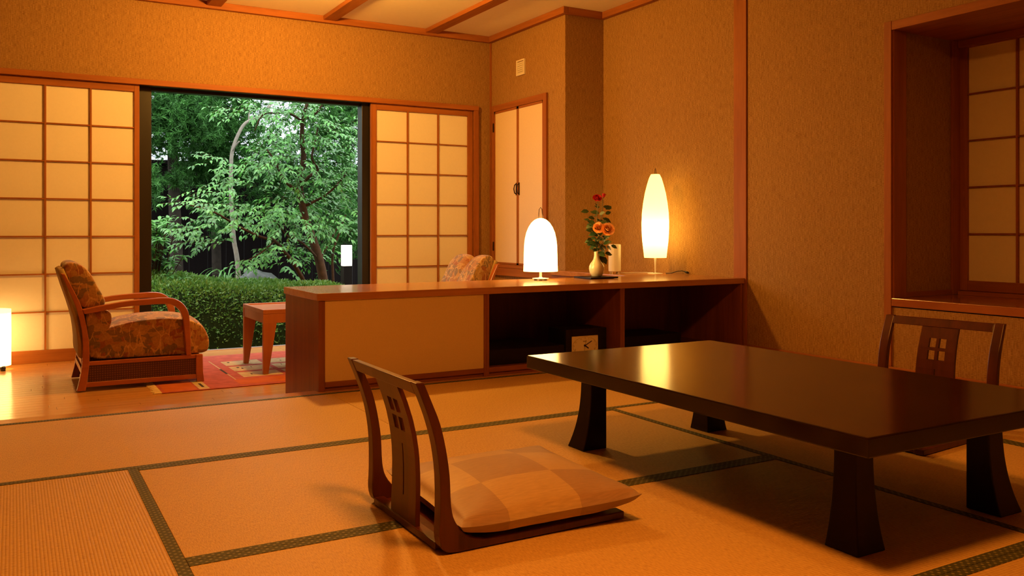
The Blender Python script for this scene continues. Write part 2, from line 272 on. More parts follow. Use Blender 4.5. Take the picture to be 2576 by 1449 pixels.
# ------------------------------------------------------------------ mesh helpers
class MB:
    def __init__(s): s.v = []; s.f = []
    def quad(s, a, b, c, d):
        n = len(s.v); s.v += [a, b, c, d]; s.f.append((n, n + 1, n + 2, n + 3)); return s
    def box(s, x0, x1, y0, y1, z0, z1):
        n = len(s.v)
        s.v += [(x0, y0, z0), (x1, y0, z0), (x1, y1, z0), (x0, y1, z0), (x0, y0, z1), (x1, y0, z1), (x1, y1, z1), (x0, y1, z1)]
        s.f += [tuple(n + i for i in q) for q in ((3, 2, 1, 0), (4, 5, 6, 7), (0, 1, 5, 4), (1, 2, 6, 5), (2, 3, 7, 6), (3, 0, 4, 7))]
        return s
    def prism(s, poly, axis, a, b):
        # poly: 2-D outline; axis 'y' -> (x,z) outline swept in y; 'z' -> (x,y) outline; 'x' -> (y,z) outline
        n = len(s.v); k = len(poly)
        def P(p, t): return {'y': (p[0], t, p[1]), 'z': (p[0], p[1], t), 'x': (t, p[0], p[1])}[axis]
        s.v += [P(p, a) for p in poly] + [P(p, b) for p in poly]
        s.f.append(tuple(n + i for i in range(k))); s.f.append(tuple(n + k + i for i in reversed(range(k))))
        for i in range(k):
            j = (i + 1) % k; s.f.append((n + i, n + k + i, n + k + j, n + j))
        return s
    def strip(s, A, B, axis, a, b):
        # solid between two matching polylines A and B (quads only), swept along axis
        def P(p, t): return {'y': (p[0], t, p[1]), 'z': (p[0], p[1], t), 'x': (t, p[0], p[1])}[axis]
        n = len(s.v); k = len(A)
        for i in range(k): s.v += [P(A[i], a), P(B[i], a), P(B[i], b), P(A[i], b)]
        for i in range(k - 1):
            p = n + 4 * i; q = p + 4
            for j in range(4): s.f.append((p + j, p + (j + 1) % 4, q + (j + 1) % 4, q + j))
        s.f.append((n + 3, n + 2, n + 1, n)); e = n + 4 * (k - 1); s.f.append((e, e + 1, e + 2, e + 3))
        return s
    def lathe(s, prof, n=32, cx=0, cy=0, cap=True):
        base = len(s.v)
        for r, z in prof:
            for i in range(n):
                a = 2 * PI * i / n; s.v.append((cx + r * math.cos(a), cy + r * math.sin(a), z))
        for k in range(len(prof) - 1):
            for i in range(n):
                j = (i + 1) % n; o = base + k * n
                s.f.append((o + i, o + j, o + n + j, o + n + i))
        if cap:
            s.f.append(tuple(base + i for i in reversed(range(n)))); o = base + (len(prof) - 1) * n; s.f.append(tuple(o + i for i in range(n)))
        return s
    def tube(s, pts, rad, n=8):
        pts = [Vector(p) for p in pts]
        if not isinstance(rad, (list, tuple)): rad = [rad] * len(pts)
        base = len(s.v); up = Vector((0.3, 0.5, 0.81)).normalized()
        for k, p in enumerate(pts):
            t = (pts[min(k + 1, len(pts) - 1)] - pts[max(k - 1, 0)]).normalized()
            u = t.cross(up)
            if u.length < 1e-3: u = t.cross(Vector((1, 0, 0)))
            u.normalize(); w = t.cross(u)
            for i in range(n):
                a = 2 * PI * i / n; q = p + (u * math.cos(a) + w * math.sin(a)) * rad[k]; s.v.append(tuple(q))
        for k in range(len(pts) - 1):
            for i in range(n):
                j = (i + 1) % n; o = base + k * n; s.f.append((o + i, o + j, o + n + j, o + n + i))
        s.f.append(tuple(base + i for i in reversed(range(n)))); o = base + (len(pts) - 1) * n; s.f.append(tuple(o + i for i in range(n)))
        return s
    def xform(s, mat):
        s.v = [tuple(mat @ Vector(p)) for p in s.v]; return s
    def mesh(s, name, mat, smooth=False, fix=True):
        me = bpy.data.meshes.new(name); me.from_pydata(s.v, [], s.f)
        if mat is not None: me.materials.append(mat)
        if fix:
            bm = bmesh.new(); bm.from_mesh(me); bmesh.ops.recalc_face_normals(bm, faces=bm.faces); bm.to_mesh(me); bm.free()
        if smooth: me.polygons.foreach_set('use_smooth', [True] * len(me.polygons))
        me.update(); return me
def tag(o, label=None, cat=None, group=None, kind=None):
    if label: o['label'] = label
    if cat: o['category'] = cat
    if group: o['group'] = group
    if kind: o['kind'] = kind
    return o
def link(name, data, parent=None, loc=None):
    o = bpy.data.objects.new(name, data); COL.objects.link(o)
    if parent is not None: o.parent = parent
    if loc is not None: o.location = loc
    return o
def part(name, mb, mat, parent, bevel=0.0, smooth=False, sub=0, label=None, off=None, kind=None):
    """off: world point that is the thing's origin, when the shape was laid out in world coordinates"""
    if off is not None: mb.v = [(a - off[0], b - off[1], c - off[2]) for a, b, c in mb.v]
    o = link(name, mb.mesh(name, M[mat], smooth), parent)
    if bevel:
        bv = o.modifiers.new('bevel', 'BEVEL'); bv.width = bevel; bv.segments = 2; bv.limit_method = 'ANGLE'; bv.angle_limit = 0.6
    if sub:
        ss = o.modifiers.new('sub', 'SUBSURF'); ss.levels = sub; ss.render_levels = sub
    if label: o['label'] = label
    if kind: o['kind'] = kind
    return o
def thing(name, label, cat, loc=(0, 0, 0), rotz=0, group=None):
    o = link(name, None, None, loc); o.rotation_euler = (0, 0, rotz); o.empty_display_size = 0.1
    return tag(o, label, cat, group)
def solo(name, mb, mat, loc, label, cat, group=None, **kw):
    o = part(name, mb, mat, None, **kw); o.location = loc
    return tag(o, label, cat, group)
def struct(name, mb=None, mat=None, **kw):
    o = part(name, mb, mat, None, **kw) if mb is not None else link(name, None)
    return tag(o, kind='structure')
def B(*a): return MB().box(*a)

# ------------------------------------------------------------------ the room shell
X1, X2, YB, YR = 3.825, 4.20, 7.046, 5.80      # closet wall, right wall, back wall, return face
ZW, ZC = -0.141, 2.589                          # wooden floor level, ceiling
XL, YF = -2.3, -1.9                             # left wall, wall behind the camera
YT = 4.165                                      # end of the tatami

floor = struct('floor', B(XL, X2 + 0.1, YF, YT + 0.095, -0.30, -0.012), 'soil')
HW = 0.03
def tatami(x0, x1, y0, y1, axis):
    cx, cy = (x0 + x1) / 2, (y0 + y1) / 2; hx, hy = (x1 - x0) / 2 - 0.0008, (y1 - y0) / 2 - 0.0008
    t = part('tatami_mat', B(-hx, hx, -hy, hy, -0.0115, -0.0006), 'tat_' + axis, floor, bevel=0.001); t.location = (cx, cy, 0)
    for s in (-1, 1):
        if axis == 'x': b = B(-hx, hx, s * hy - (HW if s > 0 else 0), s * hy + (HW if s < 0 else 0), -0.0006, 0.0008)
        else: b = B(s * hx - (HW if s > 0 else 0), s * hx + (HW if s < 0 else 0), -hy, hy, -0.0006, 0.0008)
        part('border', b, 'heri', t)
YA, YC_, YD = 3.163, 2.207, 1.252
for x0, x1 in ((XL, -0.56), (-0.56, 1.35), (1.35, 3.27), (3.27, X2)): tatami(x0, x1, YA, YT, 'x')
tatami(-0.58, 0.364, 1.252, YA, 'y'); tatami(XL, -0.58, 1.252, YA, 'y')
tatami(0.364, 2.318, YC_, YA, 'x'); tatami(0.364, 2.318, YD, YC_, 'x')
tatami(2.318, 3.27, 1.252, YA, 'y'); tatami(3.27, X2, 1.252, YA, 'y')
tatami(0.364, 2.318, 0.297, YD, 'x'); tatami(2.318, X2, 0.297, YD, 'x'); tatami(XL, 0.364, 0.297, YD, 'x')
tatami(XL, X2, YF, 0.297, 'x')
struct('trim_1', B(XL, X2, YT + 0.001, YT + 0.095, -0.14, 0.0), 'plank', bevel=0.003)
# planked floor of the sitting corner
wf = struct('floor.001', B(XL, X2 + 0.1, YT + 0.096, YB + 0.04, -0.30, ZW - 0.012), 'soil')
pw = 0.0745; r = random.Random(3); y = YT + 0.097
while y < YB + 0.03:
    x = XL - r.random() * 0.8; w = min(pw, YB + 0.036 - y)
    while x < X1:
        ln = r.choice((0.9, 1.2, 1.5, 1.8)); x0, x1 = max(x, XL), min(x + ln, X1 + 0.35)
        if x1 - x0 > 0.05 and x1 > -1.0:
            p = part('plank', B(x0 + 0.0006, x1 - 0.0006, y + 0.0006, y + w - 0.0006, ZW - 0.011, ZW), 'plank', wf, bevel=0.0008)
        x += ln
    y += pw
ZLB, ZLT = 1.895, 1.937                         # lintel
wb = MB().box(XL, X1 + 0.4, YB, YB + 0.10, ZLT - 0.02, ZC).box(3.64, X1 + 0.4, YB, YB + 0.10, ZW - 0.05, ZLT - 0.02).box(XL, -1.05, YB, YB + 0.1, ZW - 0.05, ZLT - 0.02)
struct('wall_back', wb, 'burlap')
# right side: closet wall, return, recess wall, front wall with window opening
WY1, WZ0, WZ1 = 3.105, 0.43, 1.905              # window opening edge (far end), sill height, head height
wr = MB()
wr.box(X1, X1 + 0.6, YR, YB + 0.1, ZW - 0.05, ZC)
wr.box(X2, X2 + 0.12, WY1, YR, -0.3, ZC)
wr.box(X2, X2 + 0.12, YF, WY1, -0.3, WZ0 - 0.05)
wr.box(X2, X2 + 0.12, YF, WY1, WZ1 + 0.05, ZC)
wr.box(X2, X2 + 0.12, YF, 0.9, WZ0 - 0.05, WZ1 + 0.05)
wr.box(X2 + 0.12, X2 + 0.76, WY1, WY1 + 0.1, WZ0 - 0.1, WZ1 + 0.1)
struct('wall_right', wr, 'burlap')
struct('wall_left', B(XL - 0.1, XL, YF, YB + 0.1, -0.3, ZC), 'burlap')
struct('wall_front', B(XL - 0.1, X2 + 0.12, YF - 0.1, YF, -0.3, ZC), 'burlap')
ce = struct('ceiling', B(XL - 0.1, X2 + 0.2, YF - 0.1, YB + 0.1, ZC + 0.001, ZC + 0.06), 'soil')
bxs = [1.355 + 0.924 * k for k in range(-3, 3)]; edges = [XL] + bxs + [X2]
for a, b in zip(edges[:-1], edges[1:]):
    if b - a > 0.02: part('ceiling_panel', B(a, b, YF, YB, ZC - 0.008, ZC), 'ceilpaper', ce)
for x in bxs:
    if XL < x < X2 - 0.05: part('beam', B(x - 0.054, x + 0.054, YF, YB - 0.03, ZC - 0.042, ZC - 0.008), 'trim_y', ce, bevel=0.003)
def cornice(x0, x1, y0, y1, ax): part('cornice', B(x0, x1, y0, y1, ZC - 0.062, ZC - 0.008), 'trim_' + ax, ce, bevel=0.003)
cornice(XL, X1, YB - 0.045, YB, 'x'); cornice(X1 - 0.045, X1, YR - 0.045, YB - 0.045, 'y'); cornice(X1, X2 - 0.045, YR - 0.045, YR, 'x')
cornice(X2 - 0.045, X2, YF, YR, 'y')
struct('baseboard_right', B(X2 - 0.012, X2, YF, 4.19, 0, 0.052), 'trim_y', bevel=0.003)
# column where the counter meets the wall
struct('trim_2', B(X2 - 0.012, X2, 4.191, 4.305, 0, ZC - 0.062), 'trim_z', bevel=0.002)
# lintel over the shoji and its right jamb
struct('trim_3', MB().prism([(YB, ZLB), (YB - 0.035, ZLB), (YB - 0.035, ZLT), (YB, ZLT)], 'x', XL, 3.685), 'trim_x', bevel=0.003)
struct('trim_4', B(3.640, 3.685, YB - 0.032, YB, ZW, ZLB), 'trim_z', bevel=0.003)
struct('trim_5', B(X1 - 0.016, X1 - 0.001, YB - 0.02, YB - 0.004, ZW, ZC - 0.062), 'trim_z')

# ------------------------------------------------------------------ shoji screens
def shoji(name, xs, z0, z1, rows, y, stile=0.04, top=0.05, bot=0.09, handle=None):
    """xs: clear edges of the paper columns; z0,z1 paper bottom and top"""
    d = struct(name)
    xl, xr = xs[0] - stile, xs[-1] + stile
    part('stile', B(xl, xs[0], y, y + 0.03, z0 - bot, z1 + top), 'trim_z', d, bevel=0.002); part('stile', B(xs[-1], xr, y, y + 0.03, z0 - bot, z1 + top), 'trim_z', d, bevel=0.002)
    part('rail', B(xs[0], xs[-1], y + 0.001, y + 0.03, z1, z1 + top), 'trim_x', d, bevel=0.002); part('rail', B(xs[0], xs[-1], y + 0.001, y + 0.03, z0 - bot, z0), 'trim_x', d, bevel=0.002)
    h = (z1 - z0) / rows
    for x in xs[1:-1]: part('muntin', B(x - 0.006, x + 0.006, y + 0.003, y + 0.018, z0, z1), 'trim_z', d)
    for k in range(1, rows): part('muntin', B(xs[0], xs[-1], y + 0.005, y + 0.018, z0 + k * h - 0.0045, z0 + k * h + 0.0045), 'trim_x', d)
    for a, b in zip(xs[:-1], xs[1:]):
        for k in range(rows): part('pane', B(a, b, y + 0.0185, y + 0.0205, z0 + k * h, z0 + (k + 1) * h), 'paper', d)
    if handle:
        hx, hz = handle; part('finger_pull', B(hx - 0.006, hx + 0.006, y - 0.0012, y + 0.002, hz - 0.045, hz + 0.045), 'trim_x', d)
    return d
ys = YB - 0.004
shoji('door_1', [-0.093, 0.200, 0.494, 0.787], -0.052, 1.843, 7, ys, 0.036, 0.052, 0.089, (0.805, 0.62))
shoji('door_2', [2.707, 2.998, 3.291, 3.586], -0.052, 1.843, 7, ys, 0.05, 0.052, 0.089, (2.682, 0.58))
shoji('door_3', [-1.03, -0.74, -0.45, -0.165], -0.052, 1.843, 7, ys + 0.033, 0.036, 0.052, 0.089)
# dark aluminium sash around the opening
sash = struct('window_2')
for nm, bx in (('jamb', (0.80, 0.917, 7.12, 7.20, ZW, 1.93)), ('jamb', (2.592, 2.72, 7.09, 7.20, ZW, 1.93)), ('head', (0.917, 2.592, 7.12, 7.20, 1.872, 1.93)), ('threshold', (-1.0, 3.64, 7.115, 7.20, -0.20, ZW - 0.004))):
    part(nm, B(*bx), 'black' if nm != 'threshold' else 'stone', sash, bevel=0.003)
part('sill', B(0.80, 2.72, 7.088, 7.114, -0.17, ZW + 0.001), 'trim_x', sash, bevel=0.002)
part('head_soffit', B(-1.0, 3.64, YB, 7.20, ZLB, ZLT - 0.021), 'black', sash)
# outer wall behind the closed parts of the screens
struct('wall_outer', MB().box(XL, 0.80, 7.12, 7.20, -0.3, 2.7).box(2.72, 4.6, 7.12, 7.20, -0.3, 2.7).box(0.80, 2.72, 7.15, 7.20, 1.931, 2.7), 'black')

# ------------------------------------------------------------------ closet with paired doors in the side wall
cl = struct('door_4')
xf = X1 - 0.004
def bw(y0, y1, z0, z1, d0=0.018): return B(X1 - d0, X1 - 0.001, y0, y1, z0, z1)
part('casing', bw(6.055, 6.105, 0.47, 1.94, 0.022), 'trim_z', cl, bevel=0.002); part('casing', bw(6.955, 7.0, 0.47, 1.94, 0.022), 'trim_z', cl, bevel=0.002)
part('casing', bw(6.105, 6.955, 1.885, 1.94, 0.022), 'trim_y', cl, bevel=0.002); part('casing', bw(6.105, 6.955, 0.47, 0.50, 0.022), 'trim_y', cl, bevel=0.002)
for y0, y1, hy in ((6.107, 6.529, 6.507), (6.531, 6.953, 6.553)):
    lf = part('door_leaf', bw(y0 + 0.004, y1 - 0.004, 0.504, 1.881, 0.012), 'cream', cl)
    for a in ((y0, y0 + 0.016, 0.502, 1.883), (y1 - 0.016, y1, 0.502, 1.883)): part('edging', bw(*a, 0.016), 'trim_z', lf)
    part('edging', bw(y0, y1, 1.863, 1.883, 0.016), 'trim_y', lf); part('edging', bw(y0, y1, 0.502, 0.518, 0.016), 'trim_y', lf)
    zz = 1.165
    part('handle', MB().tube([(X1 - 0.014, hy, zz - 0.045), (X1 - 0.032, hy, zz - 0.035), (X1 - 0.040, hy, zz), (X1 - 0.032, hy, zz + 0.035), (X1 - 0.014, hy, zz + 0.045)], 0.005, 8), 'bronze', lf, smooth=True, label='dark curved bronze handle')
    part('plate', bw(hy - 0.008, hy + 0.008, zz - 0.055, zz + 0.055, 0.0165), 'bronze', lf)
for z in (0.66, 1.74): part('hinge', bw(6.953, 6.965, z - 0.04, z + 0.04, 0.026), 'bronze', cl)
struct('trim_6', B(X1 - 0.03, X1 - 0.001, YR + 0.001, YB - 0.02, 0.40, 0.468), 'trim_y', bevel=0.003)
# vent
v = thing('air_vent', 'small cream louvred air vent high on the closet wall', 'vent', (X1, 6.49, 2.15))
y0, y1, z0, z1 = -0.068, 0.068, 0.0, 0.135
part('frame', MB().box(-0.014, -0.001, y0, y0 + 0.014, z0, z1).box(-0.014, -0.001, y1 - 0.014, y1, z0, z1).box(-0.014, -0.001, y0 + .014, y1 - .014, z0, z0 + 0.012).box(-0.014, -0.001, y0 + .014, y1 - .014, z1 - 0.012, z1), 'vent', v)
for k in range(6):
    z = 0.016 + k * 0.0175; part('slat', MB().prism([(-0.012, z), (-0.010, z - 0.003), (-0.002, z + 0.012), (-0.004, z + 0.015)], 'y', y0 + 0.0145, y1 - 0.0145), 'vent', v)

# ------------------------------------------------------------------ window alcove on the right wall
XW = 4.795
w1 = struct('window_1')
part('casing', B(X2 - 0.012, X2 + 0.0, WY1 - 0.004, WY1 + 0.042, 0.053, 1.955), 'trim_z', w1, bevel=0.002)
part('casing', B(X2 - 0.010, X2 + 0.1, 0.9, WY1 - 0.005, WZ1, 1.953), 'trim_y', w1, bevel=0.002)
part('jamb_board', B(X2 + 0.001, X2 + 0.105, WY1 - 0.014, WY1 - 0.0005, WZ0 + 0.001, WZ1 - 0.001), 'trim_z', w1)
part('head_board', B(X2 + 0.101, XW + 0.059, 0.9, WY1 - 0.001, WZ1 + 0.001, WZ1 + 0.02), 'trim_y', w1)
part('skirting', B(X2 + 0.106, XW - 0.07, WY1 - 0.012, WY1 - 0.0005, WZ0 + 0.001, WZ0 + 0.03), 'trim_x', w1)
part('post', B(XW - 0.069, XW - 0.001, WY1 - 0.016, WY1 - 0.0005, WZ0 + 0.001, WZ1), 'trim_z', w1, bevel=0.001)
part('sill', B(X2 - 0.012, XW + 0.059, 0.9, WY1 - 0.0055, WZ0 - 0.044, WZ0), 'sillwood', w1, bevel=0.003)
part('track', B(XW - 0.045, XW + 0.05, 0.9, WY1 - 0.03, WZ0 + 0.0005, WZ0 + 0.022), 'trim_y', w1); part('track', B(XW - 0.03, XW + 0.05, 0.9, WY1 - 0.02, WZ1 - 0.04, WZ1 - 0.0005), 'trim_y', w1)
part('backing', B(XW + 0.06, XW + 0.1, 0.8, WY1, WZ0 - 0.08, WZ1 + 0.08), 'black', w1)
part('end_wall', B(X2 + 0.121, XW + 0.059, 0.80, 0.9, WZ0 - 0.05, WZ1 + 0.05), 'burlap', w1)
def shoji_x(parent, y_edges, z0, z1, rows, x, stile, top, bot):
    pn = part('screen_rail', B(x, x + 0.028, y_edges[-1], y_edges[0], z1, z1 + top), 'trim_y', parent, bevel=0.002)
    part('screen_rail', B(x, x + 0.028, y_edges[-1], y_edges[0], z0 - bot, z0), 'trim_y', parent, bevel=0.002)
    part('screen_stile', B(x - 0.001, x + 0.028, y_edges[0], y_edges[0] + stile, z0 - bot, z1 + top), 'trim_z', parent, bevel=0.002)
    part('screen_stile', B(x - 0.001, x + 0.028, y_edges[-1] - stile, y_edges[-1], z0 - bot, z1 + top), 'trim_z', parent, bevel=0.002)
    h = (z1 - z0) / rows
    for y in y_edges[1:-1]: part('muntin', B(x + 0.003, x + 0.018, y - 0.006, y + 0.006, z0, z1), 'trim_z', parent)
    for k in range(1, rows): part('muntin', B(x + 0.005, x + 0.018, y_edges[-1], y_edges[0], z0 + k * h - 0.0045, z0 + k * h + 0.0045), 'cab_x', parent)
    for a, b in zip(y_edges[:-1], y_edges[1:]):
        for k in range(rows): part('pane', B(x + 0.0185, x + 0.0205, b, a, z0 + k * h, z0 + (k + 1) * h), 'paper', parent)
    part('finger_pull', B(x - 0.003, x + 0.001, y_edges[0] + 0.014, y_edges[0] + 0.026, 0.93, 1.03), 'trim_x', parent)
shoji_x(w1, [3.048, 2.762, 2.476, 2.19, 1.90], 0.512, 1.862, 5, XW, 0.05, 0.045, 0.058)

# ------------------------------------------------------------------ counter: worktop and three low cabinets
CT, CY0, CY1 = 0.489, 4.205, 4.816
wt = MB().prism([(1.304, CY0 - 0.004), (X2 - 0.013, CY0 - 0.004), (X2 - 0.013, 4.306), (X2 - 0.001, 4.306), (X2 - 0.001, YR - 0.001), (3.68, YR - 0.001), (3.68, CY1), (1.304, CY1)], 'z', CT - 0.037, CT)
solo('worktop', wt, 'top_x', (0, 0, 0), 'long L-shaped wooden counter top carrying the lamps and the vase', 'counter top', bevel=0.003)
CB = CT - 0.0375
def cabinet(x0, x1, label, closed):
    c = thing('low_cabinet', label, 'cabinet', ((x0 + x1) / 2, (CY0 + CY1) / 2, 0.0), group=None if closed else 'open cabinets')
    o = ((x0 + x1) / 2, (CY0 + CY1) / 2, 0)
    f = CY0 + 0.002; s = 0.016
    yk = YT + 0.097; outl = [(f, 0.001), (yk, 0.001), (yk, ZW + 0.001), (CY1 - 0.006, ZW + 0.001), (CY1 - 0.006, CB), (f, CB)]
    part('side_panel', MB().prism(outl, 'x', x0, x0 + (0.033 if closed else s)), 'cab_z', c, off=o, bevel=0.001); part('side_panel', MB().prism(outl, 'x', x1 - s, x1), 'cab_z' , c, off=o, bevel=0.001)
    xi0 = x0 + (0.0335 if closed else s + 0.0005)
    part('plinth', B(xi0, x1 - s - .0005, f + 0.012, f + 0.03, 0.001, 0.0195), 'cab_x', c, off=o)
    part('bottom_rail', B(xi0, x1 - s - .0005, f, f + 0.02, 0.02, 0.046), 'cab_x', c, off=o, bevel=0.001)
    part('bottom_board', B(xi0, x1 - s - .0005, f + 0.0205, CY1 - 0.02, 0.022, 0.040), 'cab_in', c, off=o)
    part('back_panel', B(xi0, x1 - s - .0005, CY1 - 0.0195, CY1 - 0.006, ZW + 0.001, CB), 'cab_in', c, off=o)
    if closed: part('front_panel', B(xi0, x1 - s - .0005, f + 0.004, f + 0.02, 0.0465, CB), 'panelcloth', c, off=o, label='cream cloth-covered front panel')
    return c
cabinet(1.313, 2.257, 'low cabinet closed by a wide cream cloth front panel', True)
cabinet(2.258, 3.187, 'open low cabinet bay holding the clock, below the dome lamp', False)
cabinet(3.188, 4.172, 'open low cabinet bay at the wall end, empty but for a dark box', False)
part('support_panel', B(3.69, 3.71, CY1 + 0.01, YR - 0.01, ZW, CB), 'cab_z', bpy.data.objects['worktop'])
solo('black_box', B(-0.27, 0.27, -0.2, 0.2, 0, 0.085), 'blackbox', (2.56, 4.50, 0.0405), 'flat black box lying on the bottom of the clock bay', 'box', bevel=0.004)
solo('black_box', B(-0.28, 0.28, -0.16, 0.16, 0, 0.085), 'blackbox', (3.55, 4.58, 0.0405), 'flat dark box on the bottom of the bay beside the wall', 'box', bevel=0.004)
ck = thing('clock', 'clock with an oval dial on a square cream face in a black cube case', 'clock', (2.985, 4.30, 0.0405))
part('case', MB().box(-0.148, 0.148, 0.004, 0.19, 0, 0.172).box(-0.148, -0.105, -0.004, 0.004, 0, 0.172).box(0.088, 0.148, -0.004, 0.004, 0, 0.172).box(-0.105, 0.088, -0.004, 0.004, 0.130, 0.172).box(-0.105, 0.088, -0.004, 0.004, 0, 0.012), 'blackbox', ck, bevel=0.002)
cf = part('clock_face', B(-0.105, 0.088, 0.0005, 0.0035, 0.012, 0.130), 'clockface', ck, label='cream dial plate with black hands')
fcx, fcz = -0.0085, 0.071
el = MB(); n = 48
for i in range(n):
    a = 2 * PI * i / n; b = 2 * PI * (i + 1) / n
    f2 = lambda t, k: (fcx + 0.088 * k * math.cos(t), 0.0002, fcz + 0.052 * k * math.sin(t))
    el.quad(f2(a, 1), f2(b, 1), f2(b, 0.975), f2(a, 0.975))
part('dial_ring', el, 'clockline', cf)
def hand(name, ang, ln, wd, yy):
    dx, dz = math.sin(ang), math.cos(ang); px, pz = dz, -dx; P = lambda a, b: (fcx + dx * a + px * b, fcz + dz * a + pz * b)
    part(name, MB().prism([P(-0.008, -wd), P(ln, -wd), P(ln, wd), P(-0.008, wd)], 'y', yy - 0.0006, yy), 'ink', cf)
hand('hour_hand', math.radians(124), 0.032, 0.0036, -0.0008); hand('minute_hand', math.radians(63), 0.056, 0.0022, -0.0016); hand('second_hand', math.radians(188), 0.042, 0.0007, -0.0024); hand('second_hand_tail', math.radians(14), 0.035, 0.0006, -0.0024)
part('hub', MB().lathe([(0.006, 0), (0.006, 0.003)], 16).xform(Matrix.Translation((fcx, 0.0002, fcz)) @ Matrix.Rotation(PI / 2, 4, 'X')), 'ink', cf)
def numeral(name, txt, x, z, size, mat, parent, yy=-0.0003):
    cu = bpy.data.curves.new(name, 'FONT'); cu.body = txt; cu.size = size; cu.align_x = 'CENTER'; cu.align_y = 'CENTER'; cu.extrude = 0.0002
    tmp = bpy.data.objects.new('tmp', cu); COL.objects.link(tmp)
    dg = bpy.context.evaluated_depsgraph_get(); me = bpy.data.meshes.new_from_object(tmp.evaluated_get(dg))
    bpy.data.objects.remove(tmp); me.transform(Matrix.Translation((x, yy, z)) @ Matrix.Rotation(PI / 2, 4, 'X')); me.materials.clear(); me.materials.append(M[mat])
    return link(name, me, parent)
for k in range(1, 13):
    a = 2 * PI * k / 12; kx, kz = 0.080 * math.sin(a), 0.045 * math.cos(a)
    if k in (1, 5, 7, 11): kx *= 0.72
    numeral('numeral', str(k), fcx + kx, fcz + kz, 0.015, 'clockline', cf)
part('maker_mark', B(fcx - 0.013, fcx + 0.011, -0.0004, 0.0003, fcz + 0.0225, fcz + 0.0285), 'clockline', cf)

# ------------------------------------------------------------------ lamps
def lamp(kind, parent, z, energy, col, **kw):
    l = bpy.data.lights.new('bulb', kind); l.energy = energy; l.color = col
    for k_, v_ in kw.items(): setattr(l, k_, v_)
    return link('bulb', l, parent, (0, 0, z))
def shade(prof, n=24):
    mb = MB().lathe(prof, n, cap=False)
    return mb
dl = thing('table_lamp', 'glowing white dome-shaped paper lamp with wire loop on the counter', 'lamp', (2.887, 4.66, CT))
part('lamp_base', MB().lathe([(0.040, 0.006), (0.052, 0.008), (0.052, 0.012), (0.012, 0.016), (0.010, 0.02)], 32), 'white', dl, smooth=False)
for k in range(3):
    a = k * 2.1; part('foot', MB().lathe([(0.010, 0.0), (0.010, 0.0058)], 12, 0.036 * math.cos(a), 0.036 * math.sin(a)), 'foot', dl)
part('stem', MB().lathe([(0.008, 0.0165), (0.008, 0.15)], 14), 'white', dl, smooth=True)
prof = [(0.1085, 0.056), (0.107, 0.09), (0.1055, 0.16), (0.1035, 0.22), (0.099, 0.26), (0.090, 0.30), (0.076, 0.334), (0.058, 0.362), (0.038, 0.380), (0.018, 0.389), (0.004, 0.391)]
part('lamp_shade', shade(prof), 'dome', dl, smooth=True, label='glowing white dome shade')
part('loop', MB().tube([(-0.014, 0, 0.385), (-0.013, 0, 0.42), (-0.010, 0, 0.447), (0, 0, 0.459), (0.010, 0, 0.447), (0.013, 0, 0.42), (0.022, 0, 0.385)], 0.0022, 6), 'bronze', dl, smooth=True)
tl = thing('table_lamp', 'tall glowing cocoon-shaped paper lamp in the wall corner', 'lamp', (4.03, 4.93, CT))
part('lamp_base', MB().lathe([(0.055, 0), (0.055, 0.004), (0.008, 0.008)], 32), 'white', tl)
part('stem', MB().lathe([(0.004, 0.008), (0.005, 0.05), (0.010, 0.13), (0.010, 0.25)], 14), 'white', tl, smooth=True)
prof = [(0.080, 0.117), (0.086, 0.17), (0.094, 0.24), (0.098, 0.31), (0.099, 0.37), (0.096, 0.44), (0.088, 0.51), (0.076, 0.58), (0.061, 0.64), (0.046, 0.69), (0.034, 0.715), (0.031, 0.720)]
part('lamp_shade', shade(prof), 'tall', tl, smooth=True, label='glowing pale yellow cocoon shade')
part('loop', MB().tube([(-0.010, 0, 0.71), (-0.006, 0, 0.745), (0, 0, 0.764), (0.006, 0, 0.745), (0.010, 0, 0.71)], 0.002, 6), 'bronze', tl, smooth=True)
fl = thing('floor_lamp', 'glowing white cylinder lamp standing on the wooden floor', 'lamp', (-0.105, 6.83, ZW))
for k in range(3): part('foot', MB().lathe([(0.016, 0.0), (0.018, 0.02), (0.014, 0.032)], 14, 0.085 * math.cos(k * 2.094 - 1.0), 0.085 * math.sin(k * 2.094 - 1.0)), 'foot', fl, smooth=True)
part('lamp_shade', MB().lathe([(0.0945, 0.03), (0.0945, 0.41)], 28, cap=False), 'floorlamp', fl, smooth=True, label='glowing white cylinder shade')
part('top_disc', MB().lathe([(0.094, 0.385), (0.094, 0.388)], 40), 'white', fl)
pd = thing('pendant_lamp', 'globe pendant lamp hanging over the wooden sitting corner', 'lamp', (1.66, 5.5, 2.385))
part('cord', MB().lathe([(0.004, 0.09), (0.004, ZC - 0.012 - 2.385)], 8), 'white', pd); part('socket', MB().lathe([(0.03, 0.10), (0.03, 0.139)], 16), 'white', pd)
lamp('POINT', dl, 0.20, B_DOME, (1.0, 0.62, 0.24), shadow_soft_size=0.03); lamp('POINT', tl, 0.30, B_TALL, (1.0, 0.62, 0.22), shadow_soft_size=0.025); lamp('POINT', fl, 0.24, B_FLOOR, (1.0, 0.62, 0.24), shadow_soft_size=0.03)
lamp('POINT', pd, 0.0, L_SITTING, WARM, shadow_soft_size=0.075)
c = thing('ceiling_lamp', 'round flush ceiling lamp above the tatami and low table', 'lamp', (1.0, 1.2, ZC - 0.045)); r_ = 0.26
part('housing', MB().lathe([(r_ * 0.7, 0.002), (r_, -0.01), (r_ + 0.01, -0.06), (r_, -0.06), (r_ - 0.01, -0.03), (0.01, -0.03)], 40), 'white', c)
lamp('AREA', c, -0.05, L_TATAMI, WARM2, shape='DISK', size=0.48)

